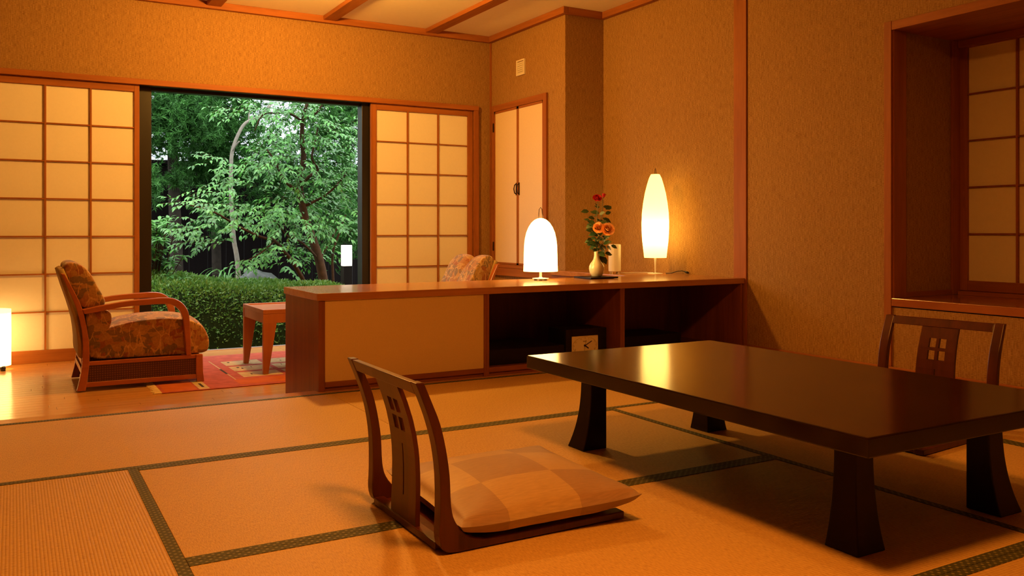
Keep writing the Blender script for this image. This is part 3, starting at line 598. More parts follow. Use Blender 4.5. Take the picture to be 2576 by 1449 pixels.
# ------------------------------------------------------------------ vase, tray, flowers, humidifier, cords
VX, VY = 3.315, 4.655
solo('tray', MB().box(-0.108, 0.108, -0.098, 0.098, 0.002, 0.012).box(-0.09, 0.09, -0.08, 0.08, 0, 0.002), 'blackbox', (VX - 0.005, VY, CT + 0.0003), 'thin square black tray under the vase', 'tray', bevel=0.002)
ZV = CT + 0.0125
vp = [(0.030, 0), (0.034, 0.003), (0.046, 0.025), (0.051, 0.050), (0.049, 0.068), (0.041, 0.085), (0.029, 0.100), (0.0205, 0.115), (0.0165, 0.135), (0.0165, 0.158), (0.019, 0.174), (0.0195, 0.177), (0.0165, 0.176), (0.014, 0.160), (0.013, 0.12)]
vs = MB().lathe(vp, 40, cap=False); vs.f.append(tuple(reversed(range(40))))
solo('vase', vs, 'celadon', (VX, VY, ZV), 'pale green glazed long-necked ceramic vase holding the roses', 'vase', smooth=True)
def rose_leaf(mb, base, d, up, ln, wd):
    d = Vector(d).normalized(); s = d.cross(Vector(up)).normalized(); u = s.cross(d); base = Vector(base)
    P = lambda a, b, c: tuple(base + d * a * ln + s * b * wd + u * c * ln)
    n = len(mb.v)
    mb.v += [P(0, 0, 0), P(0.25, -0.42, 0.05), P(0.3, 0, 0.0), P(0.25, 0.42, 0.05), P(0.6, -0.46, 0.03), P(0.62, 0, -0.03), P(0.6, 0.46, 0.03), P(1, 0, -0.12)]
    mb.f += [tuple(n + i for i in q) for q in ((0, 1, 2), (0, 2, 3), (1, 4, 5, 2), (2, 5, 6, 3), (4, 7, 5), (5, 7, 6))]
def bloom(c, r, mat, parent, petals, seed, tilt):
    rr_ = random.Random(seed); c = Vector(c)
    mt = Matrix.Translation(c) @ tilt
    parent = part('bloom', MB().lathe([(0.002, -0.55 * r), (r * 0.3, -0.42 * r), (r * 0.36, -0.25 * r), (0.002, -0.2 * r)], 12).xform(mt), 'rosestem', parent, smooth=True)
    for ring, (n, rad, hgt, op) in enumerate(petals):
        for i in range(n):
            a0 = 2 * PI * (i + 0.5 * ring + 0.2 * rr_.random()) / n; half = PI / n * 1.25
            mb = MB(); rows = 4; cols = 5
            for u in range(rows + 1):
                t = u / rows
                for w in range(cols + 1):
                    a = a0 + half * (w / cols * 2 - 1); edge = abs(w / cols * 2 - 1)
                    rr2 = r * rad * (0.35 + 0.65 * math.sin(t * PI / 2 * (1 + 0.15 * op))) * (1 + op * 0.25 * t ** 3)
                    z = r * hgt * (t - 0.16 * edge ** 2 * t - op * 0.35 * t ** 3)
                    mb.v.append((rr2 * math.cos(a), rr2 * math.sin(a), z - r * 0.35))
            for u in range(rows):
                for w in range(cols):
                    o = u * (cols + 1) + w; mb.f.append((o, o + 1, o + cols + 2, o + cols + 1))
            part('petal', mb.xform(mt), mat, parent, smooth=True)
TOC = (Matrix.Rotation(math.radians(-70), 4, 'Z') @ Matrix.Rotation(math.radians(62), 4, 'X'))
full = [(3, 0.24, 1.25, 0.0), (4, 0.44, 1.2, 0.1), (5, 0.68, 1.08, 0.4), (6, 1.0, 0.85, 0.9)]
def tocam(yaw, pitch): return Matrix.Rotation(math.radians(yaw), 4, 'Z') @ Matrix.Rotation(math.radians(pitch), 4, 'X')
def rose(label, stem, bl, petals, mat, tilt, leaves, seed):
    rs = thing('rose', label, 'flower', (VX, VY, ZV + 0.12))
    sm = part('stem', MB().tube(stem, 0.0022, 6), 'rosestem', rs, smooth=True)
    if bl: bloom(bl[0], bl[1], mat, rs, petals, seed, tilt)
    rr_ = random.Random(seed)
    for (px, py, pz, dx, dy, dz, ln) in leaves:
        m_ = MB(); rose_leaf(m_, (px, py, pz), (dx, dy, dz), (0.3 * rr_.uniform(-1, 1) - 0.2, -0.8, 0.6), ln, ln * 0.62)
        part('leaf', m_, 'roseleaf', sm, smooth=True)
    return rs
def auto_leaves(stem, z0, z1, n, seed, ln=(0.042, 0.066)):
    q = random.Random(seed); out = []
    pts = [Vector(p) for p in stem]
    for i in range(n):
        z = z0 + (z1 - z0) * (i + q.random()) / n
        for a, b in zip(pts[:-1], pts[1:]):
            if a.z <= z <= b.z:
                p = a.lerp(b, (z - a.z) / max(1e-6, b.z - a.z)); break
        else: p = pts[-1]
        an = q.uniform(0, 2 * PI); off = q.uniform(0.004, 0.062)
        d = Vector((math.cos(an), math.sin(an) * 0.8, q.uniform(-0.5, 0.5)))
        out.append((p.x + d.x * off, p.y + d.y * off, z + d.z * off, d.x, d.y, d.z, q.uniform(*ln)))
    return out
st1 = [(0, 0, -0.10), (0.004, 0, 0.05), (0.012, 0.0, 0.15), (0.002, 0, 0.26), (0.010, 0, 0.36), (0.006, 0, 0.385)]
rose('single red rose in full bloom at the top of the bouquet', st1, ((0.006, 0, 0.392), 0.026), full, 'rosered', tocam(-30, 48), auto_leaves(st1, 0.12, 0.34, 24, 11), 1)
st2 = [(0, 0, -0.10), (-0.002, 0.004, 0.05), (0.02, 0.0, 0.20), (0.045, 0, 0.32), (0.050, 0, 0.385)]
rose('closed red rosebud on the tallest right-hand stem', st2, ((0.056, 0, 0.402), 0.017), [(3, 0.45, 1.7, 0), (4, 0.75, 1.6, 0)], 'rosered', Matrix.Rotation(0.25, 4, 'Y'), auto_leaves(st2, 0.10, 0.31, 20, 12), 2)
st3 = [(0, 0, -0.10), (-0.004, -0.004, 0.05), (0.002, -0.012, 0.12), (0.006, -0.02, 0.185)]
rose('apricot rose on the left of the pair, partly behind the other', st3, ((0.004, -0.022, 0.197), 0.034), full, 'roseorange', tocam(-42, 62), auto_leaves(st3, 0.04, 0.15, 13, 13), 3)
st4 = [(0, 0, -0.10), (0.004, -0.002, 0.05), (0.03, -0.03, 0.11), (0.042, -0.052, 0.178)]
rose('larger apricot rose facing the room, right of the pair', st4, ((0.040, -0.068, 0.186), 0.038), full, 'roseorange', tocam(-25, 66), auto_leaves(st4, 0.03, 0.14, 18, 14) + [(0.06, -0.01, 0.03, 0.9, -0.1, -0.1, 0.06), (0.05, 0, 0.01, 0.4, -0.2, -0.9, 0.06), (0.03, 0, 0.02, 0.15, -0.3, -0.9, 0.055), (0.045, 0, 0.08, 0.8, 0, -0.5, 0.05)], 4)
hm = thing('humidifier', 'white upright cylinder on small feet behind the vase', 'humidifier', (3.80, 5.11, CT))
part('body', MB().lathe([(0.040, 0.014), (0.045, 0.018), (0.0455, 0.20), (0.044, 0.211), (0.040, 0.214), (0.036, 0.214)], 40), 'white', hm, smooth=False, bevel=0.002)
for k in range(4): part('foot', MB().lathe([(0.005, 0.0), (0.006, 0.0135)], 10, 0.033 * math.cos(k * PI / 2 + 0.4), 0.033 * math.sin(k * PI / 2 + 0.4)), 'vent', hm)
solo('power_cord', MB().tube([(0, 0, 0.004), (0.07, -0.02, 0.003), (0.14, -0.01, 0.003), (0.2, -0.05, 0.003), (0.23, -0.1, 0.003)], 0.0026, 6), 'cordwhite', (3.845, 5.11, CT + 0.0005), 'thin white cord running from the cylinder along the counter top', 'cord', smooth=True)
pc = thing('power_cord', 'black cord with a plug beside the tall lamp', 'cord', (4.10, 4.885, CT))
part('cord', MB().tube([(-0.01, 0.0, 0.004), (0.02, -0.03, 0.006), (0.045, -0.06, 0.020), (0.065, -0.09, 0.024), (0.075, -0.11, 0.018)], 0.003, 8), 'cordblack', pc, smooth=True)
part('plug', MB().tube([(0.074, -0.108, 0.019), (0.080, -0.122, 0.014), (0.086, -0.135, 0.010)], [0.006, 0.009, 0.007], 10), 'cordblack', pc, smooth=True)

# ------------------------------------------------------------------ low lacquer table
TX, TY, TH = 2.14, 2.058, 0.33
tb = thing('low_table', 'large dark lacquered low table with four flared legs', 'table', (TX, TY, 0))
hx, hy = 0.460, 0.755
part('tabletop', MB().box(-hx, hx, -hy, hy, TH - 0.048, TH), 'lacquer', tb, bevel=0.004)
part('apron', B(-hx + 0.13, hx - 0.13, -hy + 0.115, -hy + 0.135, TH - 0.085, TH - 0.0485), 'lacquer_leg', tb); part('apron', B(-hx + 0.13, hx - 0.13, hy - 0.135, hy - 0.115, TH - 0.085, TH - 0.0485), 'lacquer_leg', tb)
part('apron', B(-hx + 0.115, -hx + 0.135, -hy + 0.19, hy - 0.19, TH - 0.07, TH - 0.0485), 'lacquer_leg', tb); part('apron', B(hx - 0.135, hx - 0.115, -hy + 0.19, hy - 0.19, TH - 0.07, TH - 0.0485), 'lacquer_leg', tb)
def leg(sx, sy):
    mb = MB(); n = 12
    for k in range(n + 1):
        z = (TH - 0.0485) * k / n; t = 1 - k / n; fl_ = 0.036 * t ** 2.6
        ox, oy = 0.314 + fl_, 0.605 + fl_ ; ix, iy = 0.246, 0.538
        for (a, b) in ((ix, iy), (ox, iy), (ox, oy), (ix, oy)): mb.v.append((sx * a, sy * b, z))
    for k in range(n):
        for i in range(4):
            j = (i + 1) % 4; mb.f.append((4 * k + i, 4 * k + j, 4 * k + 4 + j, 4 * k + 4 + i))
    mb.f += [(3, 2, 1, 0), tuple(4 * n + i for i in range(4))]
    return mb
for sx in (-1, 1):
    for sy in (-1, 1): part('leg', leg(sx, sy), 'lacquer_leg', tb, bevel=0.003)

# ------------------------------------------------------------------ legless chairs (zaisu)
def bez(pts, n=3):
    # Catmull-Rom through the points
    out = []
    for i in range(len(pts) - 1):
        p0, p1, p2, p3 = pts[max(i - 1, 0)], pts[i], pts[i + 1], pts[min(i + 2, len(pts) - 1)]
        for k in range(n):
            t = k / n; t2, t3 = t * t, t * t * t
            out.append(tuple(0.5 * (2 * p1[c] + (p2[c] - p0[c]) * t + (2 * p0[c] - 5 * p1[c] + 4 * p2[c] - p3[c]) * t2 + (3 * p1[c] - p0[c] - 3 * p2[c] + p3[c]) * t3) for c in range(len(p1))))
    out.append(pts[-1]); return out
def make_zaisu(loc, rotz, label):
    z = thing('legless_chair', label, 'chair', loc, rotz, 'legless chairs at the low table')
    outer = bez([(-0.336, 0.430), (-0.314, 0.377), (-0.297, 0.330), (-0.281, 0.270), (-0.271, 0.194), (-0.270, 0.100), (-0.272, 0.045), (-0.262, 0.012), (-0.235, 0.0015), (-0.17, 0.001), (0.0, 0.001), (0.292, 0.001)])
    inner = bez([(-0.314, 0.430), (-0.291, 0.377), (-0.270, 0.325), (-0.255, 0.265), (-0.244, 0.194), (-0.240, 0.120), (-0.229, 0.078), (-0.200, 0.042), (-0.160, 0.026), (-0.11, 0.021), (0.05, 0.021), (0.292, 0.021)])
    hw = 0.250
    for s in (-1, 1):
        a, b = (s * hw, s * (hw - 0.038)); part('side_frame', MB().strip(outer, inner, 'y', min(a, b), max(a, b)), 'zaisu', z, bevel=0.003)
    def at(zz, poly):
        for p, q in zip(poly[:-1], poly[1:]):
            if (p[1] - zz) * (q[1] - zz) <= 0 and p[1] != q[1]: return p[0] + (q[0] - p[0]) * (zz - p[1]) / (q[1] - p[1])
        return poly[0][0]
    tr_o = [(at(zz, outer) + 0.001, zz) for zz in (0.428, 0.415, 0.395)]; tr_i = [(at(zz, inner) - 0.001, zz) for zz in (0.428, 0.415, 0.395)]
    part('top_rail', MB().strip(tr_o, tr_i, 'y', -hw + 0.0382, hw - 0.0382), 'zaisu', z, bevel=0.003)
    # back slat with four square openings and a slot
    zs = [0.010, 0.05, 0.085, 0.12, 0.16, 0.20, 0.225, 0.262, 0.300, 0.312, 0.350, 0.372, 0.3945]
    ysl = [-0.085, -0.045, -0.0395, -0.0065, -0.003, 0.003, 0.0065, 0.0395, 0.045, 0.085]
    def hole(i, j):
        y0, y1, za, zb = ysl[i], ysl[i + 1], zs[j], zs[j + 1]
        if (abs(y0 + 0.0395) < 1e-6 or abs(y0 - 0.0065) < 1e-6) and (abs(za - 0.262) < 1e-6 or abs(za - 0.312) < 1e-6): return True
        return abs(y0 + 0.003) < 1e-6 and 0.084 < za < 0.21
    mb = MB(); idx = {}
    def vtx(i, j, side):
        k = (i, j, side)
        if k not in idx:
            zz = zs[j]; xo = at(max(zz, 0.045), outer) + 0.007; idx[k] = len(mb.v); mb.v.append((xo + (0.013 if side else 0), ysl[i] * (1 - 0.10 * zz / 0.4), zz))
        return idx[k]
    ni, nj = len(ysl) - 1, len(zs) - 1
    solid = lambda i, j: 0 <= i < ni and 0 <= j < nj and not hole(i, j)
    for i in range(ni):
        for j in range(nj):
            if not solid(i, j): continue
            mb.f.append((vtx(i, j, 0), vtx(i, j + 1, 0), vtx(i + 1, j + 1, 0), vtx(i + 1, j, 0))); mb.f.append((vtx(i, j, 1), vtx(i + 1, j, 1), vtx(i + 1, j + 1, 1), vtx(i, j + 1, 1)))
            for (di, dj, a, b) in ((-1, 0, (i, j), (i, j + 1)), (1, 0, (i + 1, j + 1), (i + 1, j)), (0, -1, (i + 1, j), (i, j)), (0, 1, (i, j + 1), (i + 1, j + 1))):
                if not solid(i + di, j + dj): mb.f.append((vtx(*a, 0), vtx(*a, 1), vtx(*b, 1), vtx(*b, 0)))
    part('back_slat', mb, 'zaisu', z)
    part('seat_board', B(-0.235, 0.285, -hw + 0.0385, hw - 0.0385, 0.003, 0.013), 'zaisu', z, bevel=0.001)
    part('rear_rail', B(-0.268, -0.236, -hw + 0.0385, hw - 0.0385, 0.002, 0.022), 'zaisu', z, bevel=0.003)
    return z
make_zaisu((1.18, 2.185, 0.0009), 0, 'dark wooden legless floor chair with a checked cushion, in the foreground')
make_zaisu((3.06, 2.22, 0.0009), math.radians(186.3), 'dark wooden legless floor chair behind the low table, near the window')
# floor cushion
cu = MB(); n = 40; hs = 0.270
for side in (1, -1):
    for i in range(n + 1):
        for j in range(n + 1):
            u, w = i / n * 2 - 1, j / n * 2 - 1
            e = max(0.0, (1 - abs(u) ** 2.4)) ** 0.27 * max(0.0, (1 - abs(w) ** 2.4)) ** 0.27
            pin = 1 - 0.055 * (1 - w * w) * abs(u) ** 3; pin2 = 1 - 0.055 * (1 - u * u) * abs(w) ** 3
            zt = (0.044 + 0.020 * (1 - u * u) * (1 - w * w)) * e if side > 0 else -0.046 * e
            wr_ = 0.004 * math.sin(9 * u + 4 * w * w) * math.sin(7 * w - 3 * u) * (abs(u * w) ** 0.7) * e
            cu.v.append((hs * u * pin, (hs + 0.020) * w * pin2, zt + wr_ + 0.012 * (abs(u * w)) ** 4 * (1 if side > 0 else 1)))
m_ = (n + 1) ** 2
for s in range(2):
    for i in range(n):
        for j in range(n):
            o = s * m_ + i * (n + 1) + j; q = (o, o + n + 1, o + n + 2, o + 1); cu.f.append(q if s == 0 else tuple(reversed(q)))
zc = solo('floor_cushion', cu, 'zabuton', (1.243, 2.19, 0.0620), 'brown checked square floor cushion lying on the foreground chair', 'cushion', smooth=True)
zc.rotation_euler = (0, math.radians(-1.0), math.radians(-3))
wl = zc.modifiers.new('weld', 'WELD'); wl.merge_threshold = 0.0008

# ------------------------------------------------------------------ armchairs
def loft(prof, ys_, scale, zoff=None):
    """closed (x,z) outline carried over y positions; each section shrunk about its centre"""
    cx = sum(p[0] for p in prof) / len(prof); cz = sum(p[1] for p in prof) / len(prof); k = len(prof); mb = MB()
    for y, s in zip(ys_, scale):
        for (x, z) in prof:
            xx, zz = cx + (x - cx) * s, cz + (z - cz) * s
            if zoff: xx, zz = zoff(xx, zz, y)
            mb.v.append((xx, y, zz))
    for a in range(len(ys_) - 1):
        for i in range(k):
            j = (i + 1) % k; mb.f.append((a * k + i, a * k + j, (a + 1) * k + j, (a + 1) * k + i))
    mb.f.append(tuple(range(k))); e = (len(ys_) - 1) * k; mb.f.append(tuple(e + i for i in reversed(range(k))))
    return mb
def make_armchair(loc, rotz, label):
    c = thing('armchair', label, 'armchair', loc, rotz, 'pair of wooden armchairs')
    ro = bez([(-0.088, 0.690), (-0.041, 0.578), (-0.006, 0.482), (0.020, 0.366), (0.028, 0.25), (0.020, 0.113), (-0.004, 0.0)]); ri = bez([(-0.066, 0.685), (-0.020, 0.590), (0.022, 0.490), (0.043, 0.400), (0.060, 0.283), (0.062, 0.150), (0.043, 0.0)])
    at_ = bez([(0.024, 0.476), (0.231, 0.513), (0.395, 0.525), (0.479, 0.528), (0.536, 0.518), (0.582, 0.486), (0.611, 0.436), (0.620, 0.369), (0.628, 0.168)]); al = bez([(0.036, 0.447), (0.238, 0.480), (0.395, 0.489), (0.490, 0.488), (0.530, 0.475), (0.562, 0.444), (0.580, 0.389), (0.592, 0.279), (0.600, 0.168)])
    for s in (-1, 1):
        a, b = sorted((s * 0.295, s * 0.255))
        part('leg', MB().strip(ro, ri, 'y', a, b), 'chairwood', c, bevel=0.004)
        a2, b2 = sorted((s * 0.300, s * 0.248)); part('armrest', MB().strip(at_, al, 'y', a2, b2), 'chairwood', c, bevel=0.005)
        part('leg', MB().prism([(0.663, 0.0), (0.706, 0.0), (0.699, 0.06), (0.697, 0.168), (0.657, 0.168), (0.657, 0.06)], 'y', a, b), 'chairwood', c, bevel=0.003)
        a3, b3 = sorted((s * 0.291, s * 0.259))
        part('side_rail', B(0.060, 0.6565, a3, b3, 0.146, 0.168), 'chairwood', c, bevel=0.002); part('side_rail', B(0.046, 0.660, a3, b3, 0.020, 0.048), 'chairwood', c, bevel=0.002)
        a4, b4 = sorted((s * 0.283, s * 0.270)); part('cane_panel', B(0.056, 0.658, a4, b4, 0.0485, 0.1455), 'cane', c, label='dark red woven cane side panel')
    part('rear_rail', B(0.022, 0.048, -0.2545, 0.2545, 0.150, 0.185), 'chairwood', c, bevel=0.002); part('rear_rail', B(0.020, 0.044, -0.2545, 0.2545, 0.095, 0.125), 'chairwood', c, bevel=0.002)
    part('front_rail', B(0.66, 0.69, -0.2545, 0.2545, 0.12, 0.165), 'chairwood', c, bevel=0.002)
    ys_ = [-0.248, -0.247, -0.240, -0.22, -0.12, 0, 0.12, 0.22, 0.240, 0.247, 0.248]; sc = [0.93, 0.965, 0.99, 1, 1, 1, 1, 1, 0.99, 0.965, 0.93]
    seat = bez([(0.070, 0.172), (0.075, 0.26), (0.10, 0.335), (0.178, 0.355), (0.30, 0.385), (0.45, 0.396), (0.58, 0.388), (0.675, 0.362), (0.725, 0.312), (0.748, 0.245), (0.742, 0.190), (0.712, 0.170), (0.60, 0.169), (0.30, 0.170), (0.070, 0.172)], 2)[:-1]
    crown = lambda x, z, y: (x, z + (0.024 * (1 - (y / 0.25) ** 2) if z > 0.28 else 0))
    part('seat_cushion', loft(seat, ys_, sc, crown), 'fabric', c, smooth=True, sub=1)
    yl = [-0.247, -0.243, -0.230, -0.19, -0.13, -0.07, -0.03, -0.008, 0.008, 0.03, 0.07, 0.13, 0.19, 0.230, 0.243, 0.247]; sl = [0.88, 0.94, 0.985, 1, 1, 1, 0.99, 0.97, 0.97, 0.99, 1, 1, 1, 0.985, 0.94, 0.88]
    lobes = lambda x, z, y: (x - 0.018 * math.exp(-(y / 0.035) ** 2) * (1 if x > 0 else 0) , z + (0.022 - 0.052 * math.exp(-(y / 0.045) ** 2)) * max(0.0, min(1.0, (z - 0.60) / 0.1)))
    up = bez([(0.024, 0.475), (-0.02, 0.575), (-0.055, 0.655), (-0.070, 0.695), (-0.058, 0.722), (-0.028, 0.732), (0.020, 0.717), (0.072, 0.670), (0.114, 0.599), (0.150, 0.530), (0.152, 0.495), (0.125, 0.477), (0.024, 0.475)], 2)[:-1]
    part('back_cushion', loft(up, yl, sl, lobes), 'fabric', c, smooth=True, sub=1)
    lo = bez([(0.040, 0.468), (0.060, 0.28), (0.066, 0.19), (0.09, 0.19), (0.130, 0.261), (0.158, 0.329), (0.180, 0.369), (0.187, 0.420), (0.172, 0.458), (0.120, 0.472), (0.040, 0.468)], 2)[:-1]
    part('back_cushion', loft(lo, ys_, sc), 'fabric', c, smooth=True, sub=1)
    part('back_panel', loft(bez([(-0.098, 0.70), (-0.070, 0.60), (-0.038, 0.50), (-0.008, 0.38), (0.004, 0.27), (0.008, 0.195), (0.045, 0.195), (0.040, 0.36), (0.0, 0.52), (-0.06, 0.69), (-0.075, 0.715), (-0.098, 0.70)], 2)[:-1], ys_, [1] * 11), 'goldcloth', c, smooth=True)
    return c
make_armchair((0.325, 5.925, ZW + 0.0065), 0, 'wooden armchair in patterned orange fabric beside the open garden door')
make_armchair((3.055, 5.945, ZW + 0.0065), PI, 'patterned armchair whose back rises behind the counter')
# small side table between them
sd = thing('side_table', 'square wooden side table with tapered legs on the red rug', 'table', (1.70, 5.985, ZW + 0.0065))
h = 0.42; a = 0.29; b = 0.288
part('table_top', B(-a + 0.026, a - 0.026, -b + 0.026, b - 0.026, h - 0.025, h - 0.008), 'tablewood', sd)
for (x0, x1, y0, y1) in ((-a, a, -b, -b + 0.025), (-a, a, b - 0.025, b), (-a, -a + 0.025, -b + 0.0255, b - 0.0255), (a - 0.025, a, -b + 0.0255, b - 0.0255)): part('rim', B(x0, x1, y0, y1, h - 0.028, h), 'tablewood', sd, bevel=0.002)
for (x0, x1, y0, y1) in ((-a, a, -b, -b + 0.022), (-a, a, b - 0.022, b), (-a + 0.004, -a + 0.022, -b + 0.0225, b - 0.0225), (a - 0.022, a - 0.004, -b + 0.0225, b - 0.0225)): part('apron', B(x0, x1, y0, y1, h - 0.088, h - 0.0285), 'tablewood', sd)
for sx in (-1, 1):
    for sy in (-1, 1):
        y0, y1 = sorted((sy * b, sy * (b - 0.030))); pl = [(sx * a, h - 0.0885), (sx * (a - 0.088), h - 0.0885), (sx * (a - 0.034), 0.0), (sx * a, 0.0)]
        part('leg', MB().prism(pl, 'y', y0, y1), 'tablewood', sd, bevel=0.002)
# rug
rg = thing('rug', 'red rug with beige woven patches under the side table', 'rug', (1.70, 6.045, ZW))
RX, RY = 0.955, 0.70
part('pile', B(-RX, RX, -RY, RY, 0.0004, 0.006), 'rug', rg, bevel=0.002)
for k in range(3):
    for j in range(3):
        x0 = -0.42 + k * 0.29; y0 = -0.38 + j * 0.265; t = 0.0062
        part('patch', B(x0, x0 + 0.255, y0, y0 + 0.205, 0.0055, t), 'rugbeige', rg)
        q = random.Random(k * 7 + j)
        for i in range(3):
            dx, dy = q.uniform(0.02, 0.2), q.uniform(0.03, 0.17); part('stitch', B(x0 + dx, x0 + dx + q.uniform(0.004, 0.02), y0 + dy - 0.02, y0 + dy + 0.02, t - 0.0003, t + 0.0004), 'rugdark', rg)
part('orange_band', B(-0.50, 0.6, -RY + 0.06, -RY + 0.26, 0.0055, 0.0062), 'rugorange', rg); part('orange_band', B(-RX + 0.02, -RX + 0.20, -RY + 0.02, -RY + 0.34, 0.0055, 0.0062), 'rugorange', rg)
part('patch', B(-RX + 0.21, -RX + 0.27, -RY + 0.015, -RY + 0.34, 0.0055, 0.0062), 'rugbeige', rg)
part('stitch', B(-RX + 0.235, -RX + 0.25, -RY + 0.08, -RY + 0.22, 0.006, 0.0066), 'rugdark', rg)
part('stitch', B(-0.49, -0.482, -0.45, 0.42, 0.0058, 0.0064), 'rugbeige', rg); part('stitch', B(-0.495, -0.48, -0.2, 0.02, 0.006, 0.0066), 'rugdark', rg)
fr = MB(); q = random.Random(5)
for k in range(170):
    y = -RY + 0.004 + k * (2 * RY - 0.008) / 170; x1 = -RX - 0.03 - 0.02 * q.random(); fr.tube([(-RX + 0.012, y, 0.004), (-RX - 0.015, y + q.uniform(-0.005, 0.005), 0.0045), (x1, y + q.uniform(-0.012, 0.012), 0.002)], 0.0022, 4)
part('fringe', fr, 'fringe', rg, kind='stuff')

# ------------------------------------------------------------------ the garden
struct('ground', B(-6, 14, 7.21, 24, -0.75, -0.42), 'soil')
solo('stone_edging', MB().prism([(7.22, -0.42), (7.42, -0.42), (7.42, -0.235), (7.40, -0.225), (7.22, -0.225)], 'x', -1.0, 4.0), 'stone', (0, 0, 0), 'grey stone edging just outside the open garden door', 'edging', bevel=0.01)
def leaf_shape(ln, wd, droop=0.12):
    return [(0, 0, 0), (0.22 * ln, -0.36 * wd, 0.02 * ln), (0.3 * ln, 0, -0.02 * ln), (0.22 * ln, 0.36 * wd, 0.02 * ln), (0.55 * ln, -0.44 * wd, 0), (0.6 * ln, 0, -0.05 * ln), (0.55 * ln, 0.44 * wd, 0), (ln, 0, -droop * 2 * ln)], [(0, 1, 2), (0, 2, 3), (1, 4, 5, 2), (2, 5, 6, 3), (4, 7, 5), (5, 7, 6)]
LV, LF = leaf_shape(1.0, 0.44)
def mat_dir(p, d, up, s):
    d = d.normalized(); sd_ = up.cross(d)
    if sd_.length < 1e-4: sd_ = Vector((1, 0, 0))
    sd_.normalize(); u = d.cross(sd_)
    return Matrix(((d.x * s, sd_.x * s, u.x * s, p.x), (d.y * s, sd_.y * s, u.y * s, p.y), (d.z * s, sd_.z * s, u.z * s, p.z), (0, 0, 0, 1)))
LEAFM = {}
def leaf_mesh(mat):
    if mat not in LEAFM:
        mb = MB(); mb.v = list(LV); mb.f = list(LF); LEAFM[mat] = mb.mesh('leaf_' + mat, M[mat], True, fix=False)
    return LEAFM[mat]
def foliage(name, mats, mat, parent, off, n_parts=0):
    mats = sorted(mats, key=lambda m: (m.translation - Vector((0.6, 0, 0.8))).length)
    T = Matrix.Translation(-Vector(off))
    for m in mats[:n_parts]:
        o = link('leaf', leaf_mesh(mat), parent); o.matrix_local = T @ m
    mb = MB(); lv = [Vector(p) for p in LV]
    for m in mats[n_parts:]:
        mm = T @ m; b0 = len(mb.v); mb.v += [tuple(mm @ p) for p in lv]; mb.f += [tuple(b0 + i for i in f) for f in LF]
    o = link(name, mb.mesh(name, M[mat], True, fix=False), parent); o['kind'] = 'stuff'
    return o
def sprays(pads, dens, ln, q, trunk_x, trunk_y, flat=0.25):
    out = []; twigs = []
    for (cx, cy, cz, rx, rz) in pads:
        for _ in range(max(3, int(dens * rx * (rz + 0.06) * 100))):
            while True:
                a, b_, c_ = q.uniform(-1, 1), q.uniform(-1, 1), q.uniform(-1, 1)
                if a * a + b_ * b_ + c_ * c_ <= 1: break
            p = Vector((cx + a * rx, cy + b_ * 0.42, cz + c_ * rz))
            d = Vector((p.x - trunk_x + q.gauss(0, 0.35), (p.y - trunk_y) * 0.8 - 0.35 + q.gauss(0, 0.35), q.gauss(0.05, flat))).normalized()
            side = d.cross(Vector((0, 0, 1))).normalized(); n_ = q.randint(6, 9); sp = ln * 0.45; tw = [p.copy()]
            for k in range(n_):
                dd = d + Vector((0, 0, -0.05 * k)); p = p + dd * sp; tw.append(p.copy()); s = 1 if k % 2 else -1
                ld = (dd * 0.75 + side * s * 0.75 + Vector((q.gauss(0, 0.15), q.gauss(0, 0.15), q.gauss(-0.22, 0.22)))); up = Vector((q.gauss(0, 0.3), q.gauss(-0.25, 0.3), 1))
                out.append(mat_dir(p, ld, up, ln * q.uniform(0.7, 1.2)))
            out.append(mat_dir(p, d + Vector((0, 0, -0.4)), Vector((0, -0.2, 1)), ln * q.uniform(0.8, 1.2))); twigs.append(tw)
    return out, twigs
def branch(parent, off, pts, r0, r1, mat, name='branch', n=8):
    p = bez([tuple(x) for x in pts], 3); k = len(p)
    return part(name, MB().tube(p, [r0 + (r1 - r0) * i / (k - 1) for i in range(k)], n), mat, parent, smooth=True, off=off)
